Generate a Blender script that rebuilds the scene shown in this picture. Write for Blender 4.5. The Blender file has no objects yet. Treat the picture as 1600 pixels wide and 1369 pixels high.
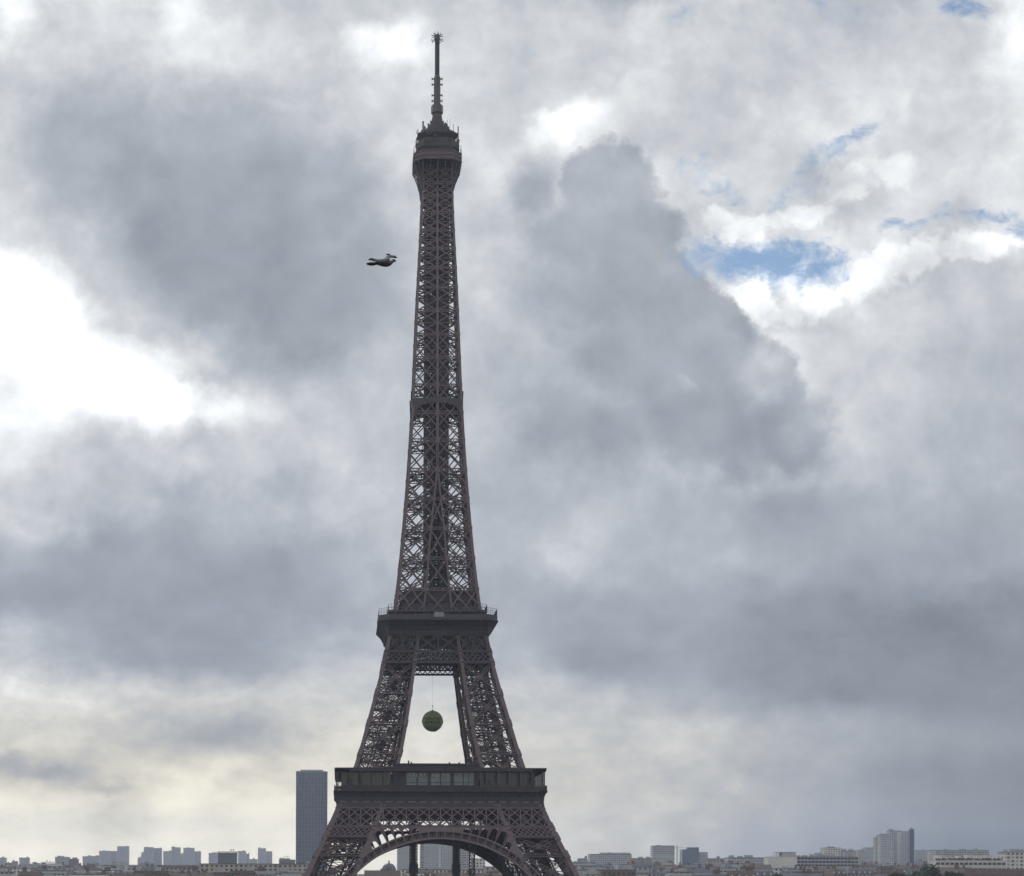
import bpy, bmesh, math, random
from mathutils import Vector, Matrix
R = math.radians
rng = random.Random(7)
S = bpy.context.scene

# ------------------------------------------------------------------ camera
F = 2860.0                 # focal length in pixels of the 1600 px wide photograph
CX, CY = 529.7, 1374.0     # principal point of the (cropped) photograph
ROLL = 0.003
EYE = Vector((-34.0, -650.0, 27.6))
cam = bpy.data.cameras.new('camera')
cam.sensor_fit = 'HORIZONTAL'; cam.sensor_width = 36.0
cam.lens = F / 1600 * 36.0
cam.shift_x = (800 - CX) / 1600
cam.shift_y = (CY - 684.5) / 1600
cam.clip_start = 0.5; cam.clip_end = 40000
cam_o = bpy.data.objects.new('camera', cam)
S.collection.objects.link(cam_o)
cam_o.location = EYE
cam_o.rotation_euler = (Matrix.Rotation(R(90), 3, 'X') @ Matrix.Rotation(ROLL, 3, 'Z')).to_euler()
S.camera = cam_o

def at(px, py, d):
    """point of the place seen at pixel (px, py) of the photograph, d metres in front of the camera"""
    dx, dy = px - CX, CY - py
    tx, ty = dx - dy * ROLL, dx * ROLL + dy
    return Vector((EYE.x + tx * d / F, EYE.y + d, EYE.z + ty * d / F))

# ------------------------------------------------------------------ render + view
S.render.engine = 'CYCLES'
S.view_settings.view_transform = 'Standard'
S.view_settings.look = 'None'
S.view_settings.exposure = 0.0
S.view_settings.gamma = 1.0
S.cycles.use_denoising = True
S.cycles.max_bounces = 6
S.cycles.diffuse_bounces = 3
S.cycles.glossy_bounces = 2
S.cycles.transmission_bounces = 4
S.cycles.transparent_max_bounces = 12
S.cycles.volume_bounces = 0

# ------------------------------------------------------------------ world: broken cloud over a Nishita sky
SUN_EL, SUN_AZ = R(42), R(-14)       # behind the clouds, ahead and a little to the left of the view
world = bpy.data.worlds.new('World'); S.world = world
world.use_nodes = True
try: world.cycles.sampling_method = 'MANUAL'; world.cycles.sample_map_resolution = 1024
except Exception: pass

class NT:
    """small helper for building node trees"""
    def __init__(s, tree):
        s.t = tree; s.n = tree.nodes; s.l = tree.links
    def node(s, kind, **kw):
        n = s.n.new(kind)
        for k, v in kw.items(): setattr(n, k, v)
        return n
    def put(s, sock, v):
        if hasattr(v, 'is_output'): s.l.new(v, sock)
        elif v is not None: sock.default_value = v
    def math(s, op, a, b=None, c=None, clamp=False):
        n = s.node('ShaderNodeMath', operation=op, use_clamp=clamp)
        for i, v in enumerate((a, b, c)):
            if v is not None: s.put(n.inputs[i], v)
        return n.outputs[0]
    def vmath(s, op, a, b=None, scale=None):
        n = s.node('ShaderNodeVectorMath', operation=op)
        s.put(n.inputs[0], a)
        if b is not None: s.put(n.inputs[1], b)
        if scale is not None: s.put(n.inputs[3], scale)
        return n.outputs[0] if op not in ('DOT_PRODUCT', 'LENGTH') else n.outputs[1]
    def xyz(s, x, y, z):
        n = s.node('ShaderNodeCombineXYZ')
        for i, v in enumerate((x, y, z)): s.put(n.inputs[i], v)
        return n.outputs[0]
    def sep(s, v):
        n = s.node('ShaderNodeSeparateXYZ'); s.put(n.inputs[0], v); return n.outputs
    def rng(s, v, a, b, c=0.0, d=1.0, smooth=True):
        n = s.node('ShaderNodeMapRange', interpolation_type='SMOOTHSTEP' if smooth else 'LINEAR')
        n.clamp = False            # (a clamp is a node of its own and smoothstep clamps anyway)
        s.put(n.inputs[0], v)
        for i, x in enumerate((a, b, c, d)): s.put(n.inputs[1 + i], x)
        return n.outputs[0]
    def noise(s, vec, scale, detail=4.0, rough=0.5, dist=0.0, color=False):
        n = s.node('ShaderNodeTexNoise', noise_dimensions='3D')
        s.put(n.inputs['Vector'], vec); n.inputs['Scale'].default_value = scale
        n.inputs['Detail'].default_value = detail; n.inputs['Roughness'].default_value = rough
        n.inputs['Distortion'].default_value = dist
        return n.outputs['Color' if color else 'Fac']
    def mix(s, f, a, b, blend='MIX'):
        n = s.node('ShaderNodeMix', data_type='RGBA', blend_type=blend)
        s.put(n.inputs[0], f)
        s.put(n.inputs[6], a if hasattr(a, 'is_output') else (*a, 1.0))
        s.put(n.inputs[7], b if hasattr(b, 'is_output') else (*b, 1.0))
        return n.outputs[2]

# tone of the cloud deck across the part of the sky the view takes in (rows from high to low,
# columns from left to right), broken up by fractal noise below
SKY_ROWS = [
 (0, [254,231,222,251,205,213,207,221,207,195,181,228,204,199,194,209,255]),
 (60, [240,219,232,246,229,213,274,217,217,215,232,219,214,206,215,220,263]),
 (130, [205,219,200,234,222,217,223,227,215,213,224,197,216,217,231,216,245]),
 (200, [221,213,210,221,216,232,215,234,217,251,208,211,220,240,226,216,237]),
 (280, [218,216,201,207,207,212,214,205,231,232,249,237,230,188,226,224,238]),
 (360, [230,215,197,206,199,207,212,220,213,226,225,203,216,240,236,205,248]),
 (430, [259,215,202,200,195,200,210,225,208,225,223,230,298,277,198,206,203]),
 (500, [259,256,219,186,193,207,199,202,212,227,220,232,199,218,229,201,198]),
 (570, [259,259,254,233,181,189,201,204,199,209,223,226,258,226,213,194,192]),
 (640, [270,267,279,204,224,211,207,205,202,225,216,216,208,234,209,195,197]),
 (710, [250,230,226,231,225,224,194,203,187,215,212,222,208,207,202,199,195]),
 (790, [220,224,218,191,192,213,211,193,188,199,190,191,169,181,184,178,182]),
 (870, [189,171,176,172,168,180,202,195,194,209,188,192,187,178,180,173,180]),
 (950, [171,166,166,167,168,174,189,179,184,173,177,176,157,159,145,141,154]),
 (1030, [213,183,172,166,170,199,212,212,189,165,164,173,149,151,147,148,150]),
 (1090, [242,223,224,218,222,230,217,226,217,206,194,189,163,148,151,153,150]),
 (1150, [223,240,208,191,183,225,243,233,218,223,214,224,206,187,171,164,162]),
 (1210, [216,200,233,269,240,256,258,253,226,220,214,219,182,183,161,145,143]),
 (1270, [294,276,248,288,294,275,275,261,249,250,229,223,200,186,165,147,135]),
 (1340, [298,298,298,298,298,298,298,271,257,256,230,212,185,167,137,113,110]),
]
def build_world():
    t = NT(world.node_tree); t.n.clear()
    out = t.node('ShaderNodeOutputWorld'); bg = t.node('ShaderNodeBackground')
    bg.inputs[1].default_value = 0.1
    t.l.new(bg.outputs[0], out.inputs[0])
    sky = t.node('ShaderNodeTexSky', sky_type='NISHITA')
    sky.sun_disc = False; sky.sun_elevation = SUN_EL; sky.sun_rotation = SUN_AZ
    sky.air_density = 1.0; sky.dust_density = 1.0; sky.ozone_density = 1.5
    tc = t.node('ShaderNodeTexCoord')
    d = t.sep(tc.outputs['Generated'])
    ay = t.math('MAXIMUM', t.math('ABSOLUTE', d[1]), 0.10)
    # bearing and height on the sky, in hundredths of the view's own scale
    X = t.math('ADD', t.math('MULTIPLY', t.math('DIVIDE', d[0], ay), 28.6), 5.297)
    Y = t.math('SUBTRACT', 13.74, t.math('MULTIPLY', t.math('DIVIDE', d[2], ay), 28.6))
    P = t.xyz(X, Y, 0.0)
    n1 = t.noise(t.vmath('ADD', P, (3.1, 7.7, 1.3)), 0.62, 7.0, 0.47, color=True)
    warp = t.vmath('SUBTRACT', n1, (0.5, 0.5, 0.5))
    low = t.rng(Y, 9.5, 13.4)                                 # streaky towards the horizon
    wy = t.math('SUBTRACT', WARP, t.math('MULTIPLY', low, WARP * 0.72))
    fine = t.vmath('SUBTRACT', t.noise(t.vmath('ADD', P, (5.3, 2.2, 9.1)), 2.3, 8.0, 0.58, color=True), (0.5, 0.5, 0.5))
    fine = t.vmath('MULTIPLY', fine, t.xyz(0.55, t.math('MULTIPLY_ADD', low, -0.38, 0.55), 0.0))
    warp = t.vmath('ADD', warp, t.vmath('SCALE', fine, scale=1.0))
    W = t.sep(warp)
    Xw = t.math('ADD', X, t.math('MULTIPLY', W[0], WARP))
    Yw = t.math('ADD', Y, t.math('MULTIPLY', W[1], wy))
    xr = t.math('DIVIDE', Xw, 16.0)
    ys = [r[0] / 100 for r in SKY_ROWS]
    acc = None
    for b in range(0, len(SKY_ROWS), 3):                      # one ramp carries three rows, in its three channels
        grp = SKY_ROWS[b:b+3]; n = len(grp[0][1])
        ramp = t.node('ShaderNodeValToRGB'); cr = ramp.color_ramp; cr.interpolation = 'EASE'
        while len(cr.elements) < n: cr.elements.new(0.5)
        for i in range(n): cr.elements[i].position = i / (n - 1)
        for i in range(n):
            v = [r[1][i] / 300 for r in grp] + [0, 0]
            cr.elements[i].color = (v[0], v[1], v[2], 1)
        t.l.new(xr, ramp.inputs[0])
        w = []
        for j in range(b, b + len(grp)):
            up = t.rng(Yw, ys[j-1], ys[j]) if j > 0 else None
            dn = t.rng(Yw, ys[j], ys[j+1], 1.0, 0.0) if j < len(ys) - 1 else None
            w.append(up if dn is None else dn if up is None else t.math('MULTIPLY', up, dn))
        d3 = t.vmath('DOT_PRODUCT', ramp.outputs[0], t.xyz(*(w + [0.0, 0.0])[:3]))
        acc = d3 if acc is None else t.math('ADD', acc, d3)
    B = t.math('MULTIPLY', acc, 300 / 255)
    # shaped patches: (x, y, rx, ry, turn, strength, softness) -> brighter or darker cloud bodies
    P2 = t.xyz(Xw, Yw, 0.0)
    n2 = t.sep(t.vmath('SUBTRACT', t.noise(P, 1.6, 10.0, 0.64, color=True), (0.5, 0.5, 0.5)))
    Pe = t.xyz(t.math('ADD', X, t.math('MULTIPLY', n2[0], 0.85)), t.math('ADD', Y, t.math('MULTIPLY', n2[1], 0.85)), 0.0)
    def blob(cx, cy, rx, ry, turn, edge, vec=None):
        m = t.node('ShaderNodeMapping', vector_type='TEXTURE')
        t.l.new(vec or Pe, m.inputs[0])
        m.inputs[1].default_value = (cx, cy, 0); m.inputs[2].default_value = (0, 0, R(turn)); m.inputs[3].default_value = (rx, ry, 1)
        return t.rng(t.vmath('LENGTH', m.outputs[0]), 1.0, 1.0 - edge, 0.0, 1.0)
    for cx, cy, rx, ry, turn, edge, amp in SKY_PATCHES:
        B = t.math('MULTIPLY_ADD', blob(cx, cy, rx, ry, turn, edge), amp, B)
    for tone, parts in SKY_BODIES:
        u = None
        for cx, cy, rx, ry, turn, edge in parts:
            g = blob(cx, cy, rx, ry, turn, edge)
            u = g if u is None else t.math('SMOOTH_MAX', u, g, 0.15)
        B = t.math('MULTIPLY_ADD', u, tone, B)
    # billows
    Ps = t.xyz(X, t.math('MULTIPLY_ADD', t.math('MAXIMUM', t.math('SUBTRACT', Y, 9.5), 0.0), 0.8, Y), 0.0)
    f1 = t.math('SUBTRACT', t.noise(Ps, 0.95, 7.0, 0.47, 0.2), 0.5)
    f2 = t.math('SUBTRACT', t.noise(t.vmath('ADD', Ps, (11.0, 5.0, 2.0)), 2.9, 9.0, 0.58, 0.35), 0.5)
    quiet = t.rng(B, 0.55, 0.85, 0.45, 1.0)
    B = t.math('MULTIPLY_ADD', t.math('MULTIPLY', f1, quiet), 0.24, B)
    B = t.math('MULTIPLY_ADD', t.math('MULTIPLY', f2, t.rng(B, 0.6, 0.92, 0.35, 1.0)), 0.17, B)
    L = t.math('MULTIPLY', t.math('POWER', t.math('MAXIMUM', B, 0.02), 2.25), 10.0)
    # blueish in the thick grey, neutral where the light comes through, cream low on the left
    tint = t.mix(t.rng(B, 0.55, 0.95), (0.905, 1.0, 1.145), (0.975, 1.0, 1.025))
    warm = t.math('MULTIPLY', t.math('MULTIPLY', t.rng(Y, 9.8, 12.6), t.rng(X, 11.5, 4.0, 0.62, 1.0)), t.rng(B, 0.66, 0.9, 0.4, 1.0))
    tint = t.mix(warm, tint, (1.075, 1.0, 0.79))
    cloud = t.vmath('SCALE', tint, scale=L)
    # gaps
    gap = None
    for cx, cy, rx, ry, turn, amp in SKY_GAPS:
        g = t.math('MULTIPLY', blob(cx, cy, rx, ry, turn, 0.9), amp)
        gap = g if gap is None else t.math('MAXIMUM', gap, g)
    fr = t.noise(t.vmath('ADD', t.xyz(X, t.math('MULTIPLY', Y, 1.5), 0.0), (0.7, 2.0, 4.0)), 1.8, 10.0, 0.66, 0.6)
    gap = t.rng(t.math('ADD', gap, t.math('MULTIPLY', t.math('SUBTRACT', fr, 0.5), 2.3)), 0.18, 1.35)
    gap = t.math('MULTIPLY', gap, 0.95)
    blue = t.mix(1.0, sky.outputs[0], (0.72, 0.95, 1.12), 'MULTIPLY')
    blue = t.vmath('SCALE', blue, scale=SKY_BLUE)
    col = t.mix(gap, cloud, blue)
    t.l.new(col, bg.inputs[0])
WARP = 1.15
HAZE_DENS = 8.5e-5; HAZE_COL = (0.68, 0.78, 1.0)
SKY_BLUE = 0.70
SKY_BODIES = [        # (tone, [(x, y, rx, ry, turn, softness) ...]): cloud bodies with an edge of their own
 (-0.20, [(9.5, 2.85, 0.92, 0.85, 0, 0.3), (8.35, 3.0, 0.8, 0.85, 0, 0.95), (9.6, 3.7, 1.2, 0.9, 0, 0.28), (10.15, 4.4, 1.22, 0.85, 35, 0.24),
         (10.85, 5.15, 1.25, 0.8, 40, 0.24), (11.65, 5.9, 1.28, 0.85, 38, 0.3), (12.3, 6.7, 1.05, 0.95, 20, 0.6), (8.9, 3.6, 1.1, 1.2, 0, 0.8), (9.2, 4.6, 1.7, 1.8, 0, 0.9), (9.9, 5.5, 1.8, 1.5, 25, 0.75), (11.0, 6.6, 2.1, 1.25, 15, 0.75), (9.3, 6.6, 2.2, 1.5, 10, 1.0)]),
 (-0.13, [(1.6, 2.5, 2.0, 1.6, 10, 0.7), (3.2, 2.3, 2.0, 1.5, 10, 0.55), (4.5, 2.9, 1.9, 1.75, 20, 0.55), (3.2, 3.8, 2.3, 1.65, 30, 0.6), (4.6, 4.5, 2.2, 1.6, 20, 0.7), (5.6, 4.2, 1.5, 1.9, 0, 1.0), (4.9, 5.3, 1.2, 0.9, 0, 0.9)]),
 (-0.06, [(2.3, 7.3, 2.6, 0.75, 4, 0.6), (0.9, 7.7, 1.6, 0.7, 0, 0.7), (4.2, 7.4, 1.6, 0.7, 0, 0.9)]),
 (0.13, [(11.85, 4.72, 0.7, 0.3, 20, 0.45), (12.7, 4.75, 0.7, 0.35, -10, 0.5), (13.6, 4.3, 0.75, 0.42, -35, 0.45), (14.3, 3.95, 0.7, 0.36, -20, 0.5), (15.3, 3.8, 0.9, 0.3, -5, 0.5)]),
 (0.11, [(11.5, 3.5, 0.75, 0.28, 4, 0.5), (12.6, 3.35, 0.7, 0.3, -15, 0.5), (13.2, 2.85, 0.6, 0.4, -30, 0.5), (13.9, 2.6, 0.6, 0.35, 0, 0.6)]),
 (-0.07, [(3.3, 11.45, 1.3, 0.45, 8, 1.0), (2.6, 11.2, 0.8, 0.36, 0, 1.0)]),
 (-0.1, [(0.8, 12.05, 1.0, 0.3, 6, 0.9), (0.1, 12.0, 0.7, 0.26, 0, 0.9), (1.7, 12.38, 0.6, 0.2, 8, 0.9)]),
 (0.06, [(1.3, 11.05, 0.9, 0.24, 14, 1.0), (0.3, 10.75, 0.6, 0.2, 20, 1.0)]),
]
SKY_PATCHES = [       # light breaking through: (x, y, rx, ry, turn, softness, tone)
 (8.75, 1.85, 0.95, 0.45, -25, 1.0, 0.20), (6.3, 0.5, 0.55, 0.5, 0, 1.0, 0.10), (0.2, 0.2, 0.5, 0.45, 0, 1.0, 0.12), (2.7, 0.2, 0.6, 0.5, 30, 1.0, 0.06),
 (0.3, 4.9, 1.25, 1.35, 0, 0.7, 0.28), (1.6, 5.8, 1.7, 0.8, 15, 0.95, 0.24), (3.0, 6.3, 1.7, 0.5, 6, 0.9, 0.2), (15.85, 0.5, 0.35, 0.6, 0, 1.0, 0.08),
 (11.9, 4.7, 0.75, 0.25, -10, 0.8, 0.07), (13.6, 4.15, 0.8, 0.4, -35, 0.8, 0.07), (11.7, 3.45, 0.9, 0.24, 5, 0.8, 0.05),
 (15.0, 3.65, 0.9, 0.2, -8, 0.8, 0.05), (8.8, 8.7, 0.6, 0.26, 15, 1.0, 0.05), (13.3, 2.75, 0.6, 0.5, 0, 0.9, 0.04),
]
SKY_GAPS = [
 (11.95, 4.1, 1.95, 0.62, 4, 1.3), (11.3, 3.9, 0.9, 0.4, 22, 0.9), (12.7, 4.1, 0.8, 0.42, -20, 1.1),
 (11.2, 2.95, 0.9, 0.34, 18, 0.72), (10.8, 2.6, 0.5, 0.25, 30, 0.5), (13.2, 2.2, 0.8, 0.24, -28, 0.8), (12.6, 2.65, 0.6, 0.4, -50, 0.7), (12.2, 3.05, 0.6, 0.25, -40, 0.6),
 (14.2, 3.5, 1.1, 0.22, -14, 0.78), (15.4, 3.3, 1.3, 0.22, 2, 0.85), (15.9, 3.5, 0.5, 0.3, -30, 0.8), (15.0, 0.08, 0.9, 0.34, 12, 0.9), (10.6, 0.3, 0.6, 0.35, -50, 0.6), (13.2, 0.1, 0.9, 0.4, 0, 0.55),
]
build_world()

# ------------------------------------------------------------------ sun behind the cloud
sun = bpy.data.lights.new('sun', 'SUN'); sun.energy = 0.8; sun.angle = R(18); sun.color = (1.0, 0.95, 0.88)
sun_o = bpy.data.objects.new('sun', sun); S.collection.objects.link(sun_o)
sd = Vector((math.sin(SUN_AZ) * math.cos(SUN_EL), math.cos(SUN_AZ) * math.cos(SUN_EL), math.sin(SUN_EL)))
sun_o.rotation_euler = sd.to_track_quat('Z', 'Y').to_euler()
sun_o.location = (0, 0, 900)

# ------------------------------------------------------------------ helpers
class MB:
    """collects boxes, bars and plates; build() links them as ONE mesh object"""
    def __init__(s): s.v = []; s.f = []; s.m = []; s.cur = 0
    def quad(s, a, b, c, d):
        i = len(s.v); s.v += [tuple(a), tuple(b), tuple(c), tuple(d)]; s.f.append((i, i+1, i+2, i+3)); s.m.append(s.cur)
    def poly(s, pts):
        i = len(s.v); s.v += [tuple(p) for p in pts]; s.f.append(tuple(range(i, i + len(pts)))); s.m.append(s.cur)
    def hexa(s, p):
        i = len(s.v); s.v += [tuple(q) for q in p]
        for f in ((0,3,2,1),(4,5,6,7),(0,1,5,4),(1,2,6,5),(2,3,7,6),(3,0,4,7)):
            s.f.append(tuple(i + k for k in f)); s.m.append(s.cur)
    def box(s, x0, x1, y0, y1, z0, z1):
        s.hexa([(x0,y0,z0),(x1,y0,z0),(x1,y1,z0),(x0,y1,z0),(x0,y0,z1),(x1,y0,z1),(x1,y1,z1),(x0,y1,z1)])
    def bar(s, p, q, w, h=None, up=None):
        p = Vector(p); q = Vector(q); d = q - p
        if d.length < 1e-4: return
        d.normalize()
        u = Vector(up) if up is not None else (Vector((0, 0, 1)) if abs(d.z) < 0.9 else Vector((0, 1, 0)))
        a = d.cross(u)
        if a.length < 1e-3: a = d.cross(Vector((1, 0.3, 0.2)))
        a.normalize(); b = a.cross(d); h = h or w
        a *= w / 2; b *= h / 2
        s.hexa([p-a-b, p+a-b, p+a+b, p-a+b, q-a-b, q+a-b, q+a+b, q-a+b])
    def girder(s, p, q, width, nrm, t, z=None, step=1.0, depth=None):
        """flat lattice girder: two chords and a zigzag, in the plane with normal nrm"""
        p = Vector(p); q = Vector(q); d = q - p; L = d.length
        if L < 0.3: return
        n = Vector(nrm).normalized(); a = n.cross(d).normalized() * (width / 2 - t / 2)
        dp = depth or t
        s.bar(p + a, q + a, t, dp, n); s.bar(p - a, q - a, t, dp, n)
        k = max(2, int(round(L / (width * step)))); z = z or t * 0.7
        for i in range(k):
            u, w = p + d * (i / k), p + d * ((i + 1) / k)
            if i % 2: s.bar(u + a, w - a, z, z, n)
            else: s.bar(u - a, w + a, z, z, n)
    def xlat(s, p00, p10, p01, p11, nx, ny, t, dp, nrm, mids=False):
        """panel p00-p10 (bottom) p01-p11 (top) filled with nx by ny crosses"""
        P = [Vector(x) for x in (p00, p10, p01, p11)]
        def g(u, v): return (P[0]*(1-u) + P[1]*u)*(1-v) + (P[2]*(1-u) + P[3]*u)*v
        n = Vector(nrm)
        for i in range(nx):
            for j in range(ny):
                s.bar(g(i/nx, j/ny), g((i+1)/nx, (j+1)/ny), t, dp, n)
                s.bar(g((i+1)/nx, j/ny) + n*0.01, g(i/nx, (j+1)/ny) + n*0.01, t, dp*0.96, n)
        if mids:
            for i in range(1, nx): s.bar(g(i/nx, 0), g(i/nx, 1), t, dp, n)
    def ring(s, polyA, polyB):
        """wall between two closed outlines of equal length"""
        n = len(polyA)
        for i in range(n): s.quad(polyA[i], polyA[(i+1) % n], polyB[(i+1) % n], polyB[i])
    def prism(s, outline, z0, z1):
        a = [(x, y, z0) for x, y in outline]; b = [(x, y, z1) for x, y in outline]
        s.ring(a, b); s.poly(b); s.poly(a[::-1])
    def tube(s, pts, rads, n=8, cap=True):
        rings = []
        pts = [Vector(p) for p in pts]
        for i, p in enumerate(pts):
            d = (pts[min(i+1, len(pts)-1)] - pts[max(i-1, 0)]).normalized()
            u = d.cross(Vector((0, 1, 0)) if abs(d.y) < 0.9 else Vector((1, 0, 0))).normalized(); w = d.cross(u)
            i0 = len(s.v)
            for k in range(n):
                a = 2 * math.pi * k / n
                s.v.append(tuple(p + (u * math.cos(a) + w * math.sin(a)) * rads[i]))
            rings.append(i0)
        for r0, r1 in zip(rings, rings[1:]):
            for k in range(n):
                s.f.append((r0+k, r0+(k+1) % n, r1+(k+1) % n, r1+k)); s.m.append(s.cur)
        if cap:
            s.f.append(tuple(rings[0]+k for k in reversed(range(n)))); s.m.append(s.cur)
            s.f.append(tuple(rings[-1]+k for k in range(n))); s.m.append(s.cur)
    def mesh(s, name, mats):
        me = bpy.data.meshes.new(name); me.from_pydata(s.v, [], s.f)
        for m in (mats if isinstance(mats, (list, tuple)) else [mats]): me.materials.append(m)
        if any(s.m): me.polygons.foreach_set('material_index', s.m)
        me.update(); return me
    def build(s, name, mats, parent=None, rz=0.0, loc=(0, 0, 0)):
        return link(name, s.mesh(name, mats), parent, rz, loc)

def link(name, me, parent=None, rz=0.0, loc=(0, 0, 0)):
    o = bpy.data.objects.new(name, me); S.collection.objects.link(o)
    o.location = loc; o.rotation_euler = (0, 0, rz)
    if parent: o.parent = parent
    return o
def tag(o, label=None, cat=None, group=None, kind=None):
    for k, v in (('label', label), ('category', cat), ('group', group), ('kind', kind)):
        if v: o[k] = v
    return o
def thing(name, label, cat, loc=(0, 0, 0), rz=0.0, group=None):
    return tag(link(name, None, None, rz, loc), label, cat, group)

def mat(name, col, rough=0.6, metal=0.0, vary=0.15, scale=0.5, spec=0.4):
    m = bpy.data.materials.new(name); m.use_nodes = True
    t = NT(m.node_tree); b = t.n['Principled BSDF']
    tc = t.node('ShaderNodeTexCoord')
    f = t.noise(tc.outputs['Object'], scale, 5.0, 0.6)
    v = t.rng(f, 0.3, 0.7, 1 - vary, 1 + vary, smooth=False)
    rgb = t.vmath('SCALE', tuple(col), scale=v)
    t.l.new(rgb, b.inputs['Base Color'])
    b.inputs['Roughness'].default_value = rough; b.inputs['Metallic'].default_value = metal
    b.inputs['Specular IOR Level'].default_value = spec
    return m

IRON = mat('iron_paint_shaded', (0.045, 0.038, 0.047), 0.55, 0, 0.14, 0.25)  # darker copy of the iron paint: shade on frieze and interior in the colour
IRON2 = mat('iron_paint_lit', (0.104, 0.075, 0.081), 0.55, 0, 0.12, 0.3)  # same paint in a lighter tone, for the lit open lattice
GLASS_DK = mat('gallery_glass', (0.035, 0.04, 0.05), 0.15, 0, 0.2, 0.2, 0.5)
GLASS_PALE = mat('pavilion_glass', (0.19, 0.225, 0.235), 0.25, 0, 0.18, 0.35, 0.5)
WHITE_LET = mat('white_letters', (0.7, 0.7, 0.72), 0.6)
NAMES = mat('gilded_names', (0.16, 0.12, 0.1), 0.5)
STONE = mat('pedestal_stone', (0.33, 0.29, 0.24), 0.85)
WHITE_DISH = mat('dish_white', (0.75, 0.75, 0.75), 0.5)
DARK_MTL = mat('antenna_grey', (0.06, 0.058, 0.065), 0.5)

def pchip(tab):
    xs = [a for a, b in tab]; ys = [b for a, b in tab]; n = len(xs)
    d = [(ys[i+1]-ys[i])/(xs[i+1]-xs[i]) for i in range(n-1)]
    m = [d[0]] + [0 if d[i-1]*d[i] <= 0 else 2*d[i-1]*d[i]/(d[i-1]+d[i]) for i in range(1, n-1)] + [d[-1]]
    def f(x):
        x = min(max(x, xs[0]), xs[-1]); i = 0
        while i < n-2 and x > xs[i+1]: i += 1
        h = xs[i+1]-xs[i]; t = (x-xs[i])/h
        return ((1+2*t)*(1-t)**2*ys[i] + t*(1-t)**2*h*m[i] + t*t*(3-2*t)*ys[i+1] + t*t*(t-1)*h*m[i+1])
    return f
W = pchip([(0,59.3),(28.7,45.65),(47.8,36.6),(57,32.7),(65.6,29.2),(85,23.7),(102.2,19.3),(109.1,17.85),(121.7,15.18),(148.9,12.11),(189.8,9.16),(230.7,7.38),(267.3,5.63),(274,5.45),(282,5.4)])
WI = pchip([(0,42),(28.7,28.3),(47.8,20.4),(67.9,13.25),(97.4,8.25),(122,5.1),(149,2.7),(181,0.0),(300,0.0)])
CW = pchip([(0,1.7),(50,1.5),(60,1.25),(110,1.1),(122,0.95),(180,0.85),(270,0.65)])

tower = thing('lattice_tower', 'tall brown iron lattice tower with three platforms, arched base and mast', 'tower')

# ------------------------------------------------------------------ pillars: ground to second platform
def column(mb, fx, fy, levels, sx, sy, k=1.0):
    """box column whose OUTER corner follows (fx, fy); sx, sy: which way it is thick"""
    prev = None
    for z in levels:
        c = CW(z) * k; x, y = fx(z), fy(z)
        p = [(x, y, z), (x + sx*c, y, z), (x + sx*c, y + sy*c, z), (x, y + sy*c, z)]
        if prev: mb.ring(prev, p)
        prev = p
def zs(a, b, n): return [a + (b-a)*i/n for i in range(n+1)]

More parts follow.
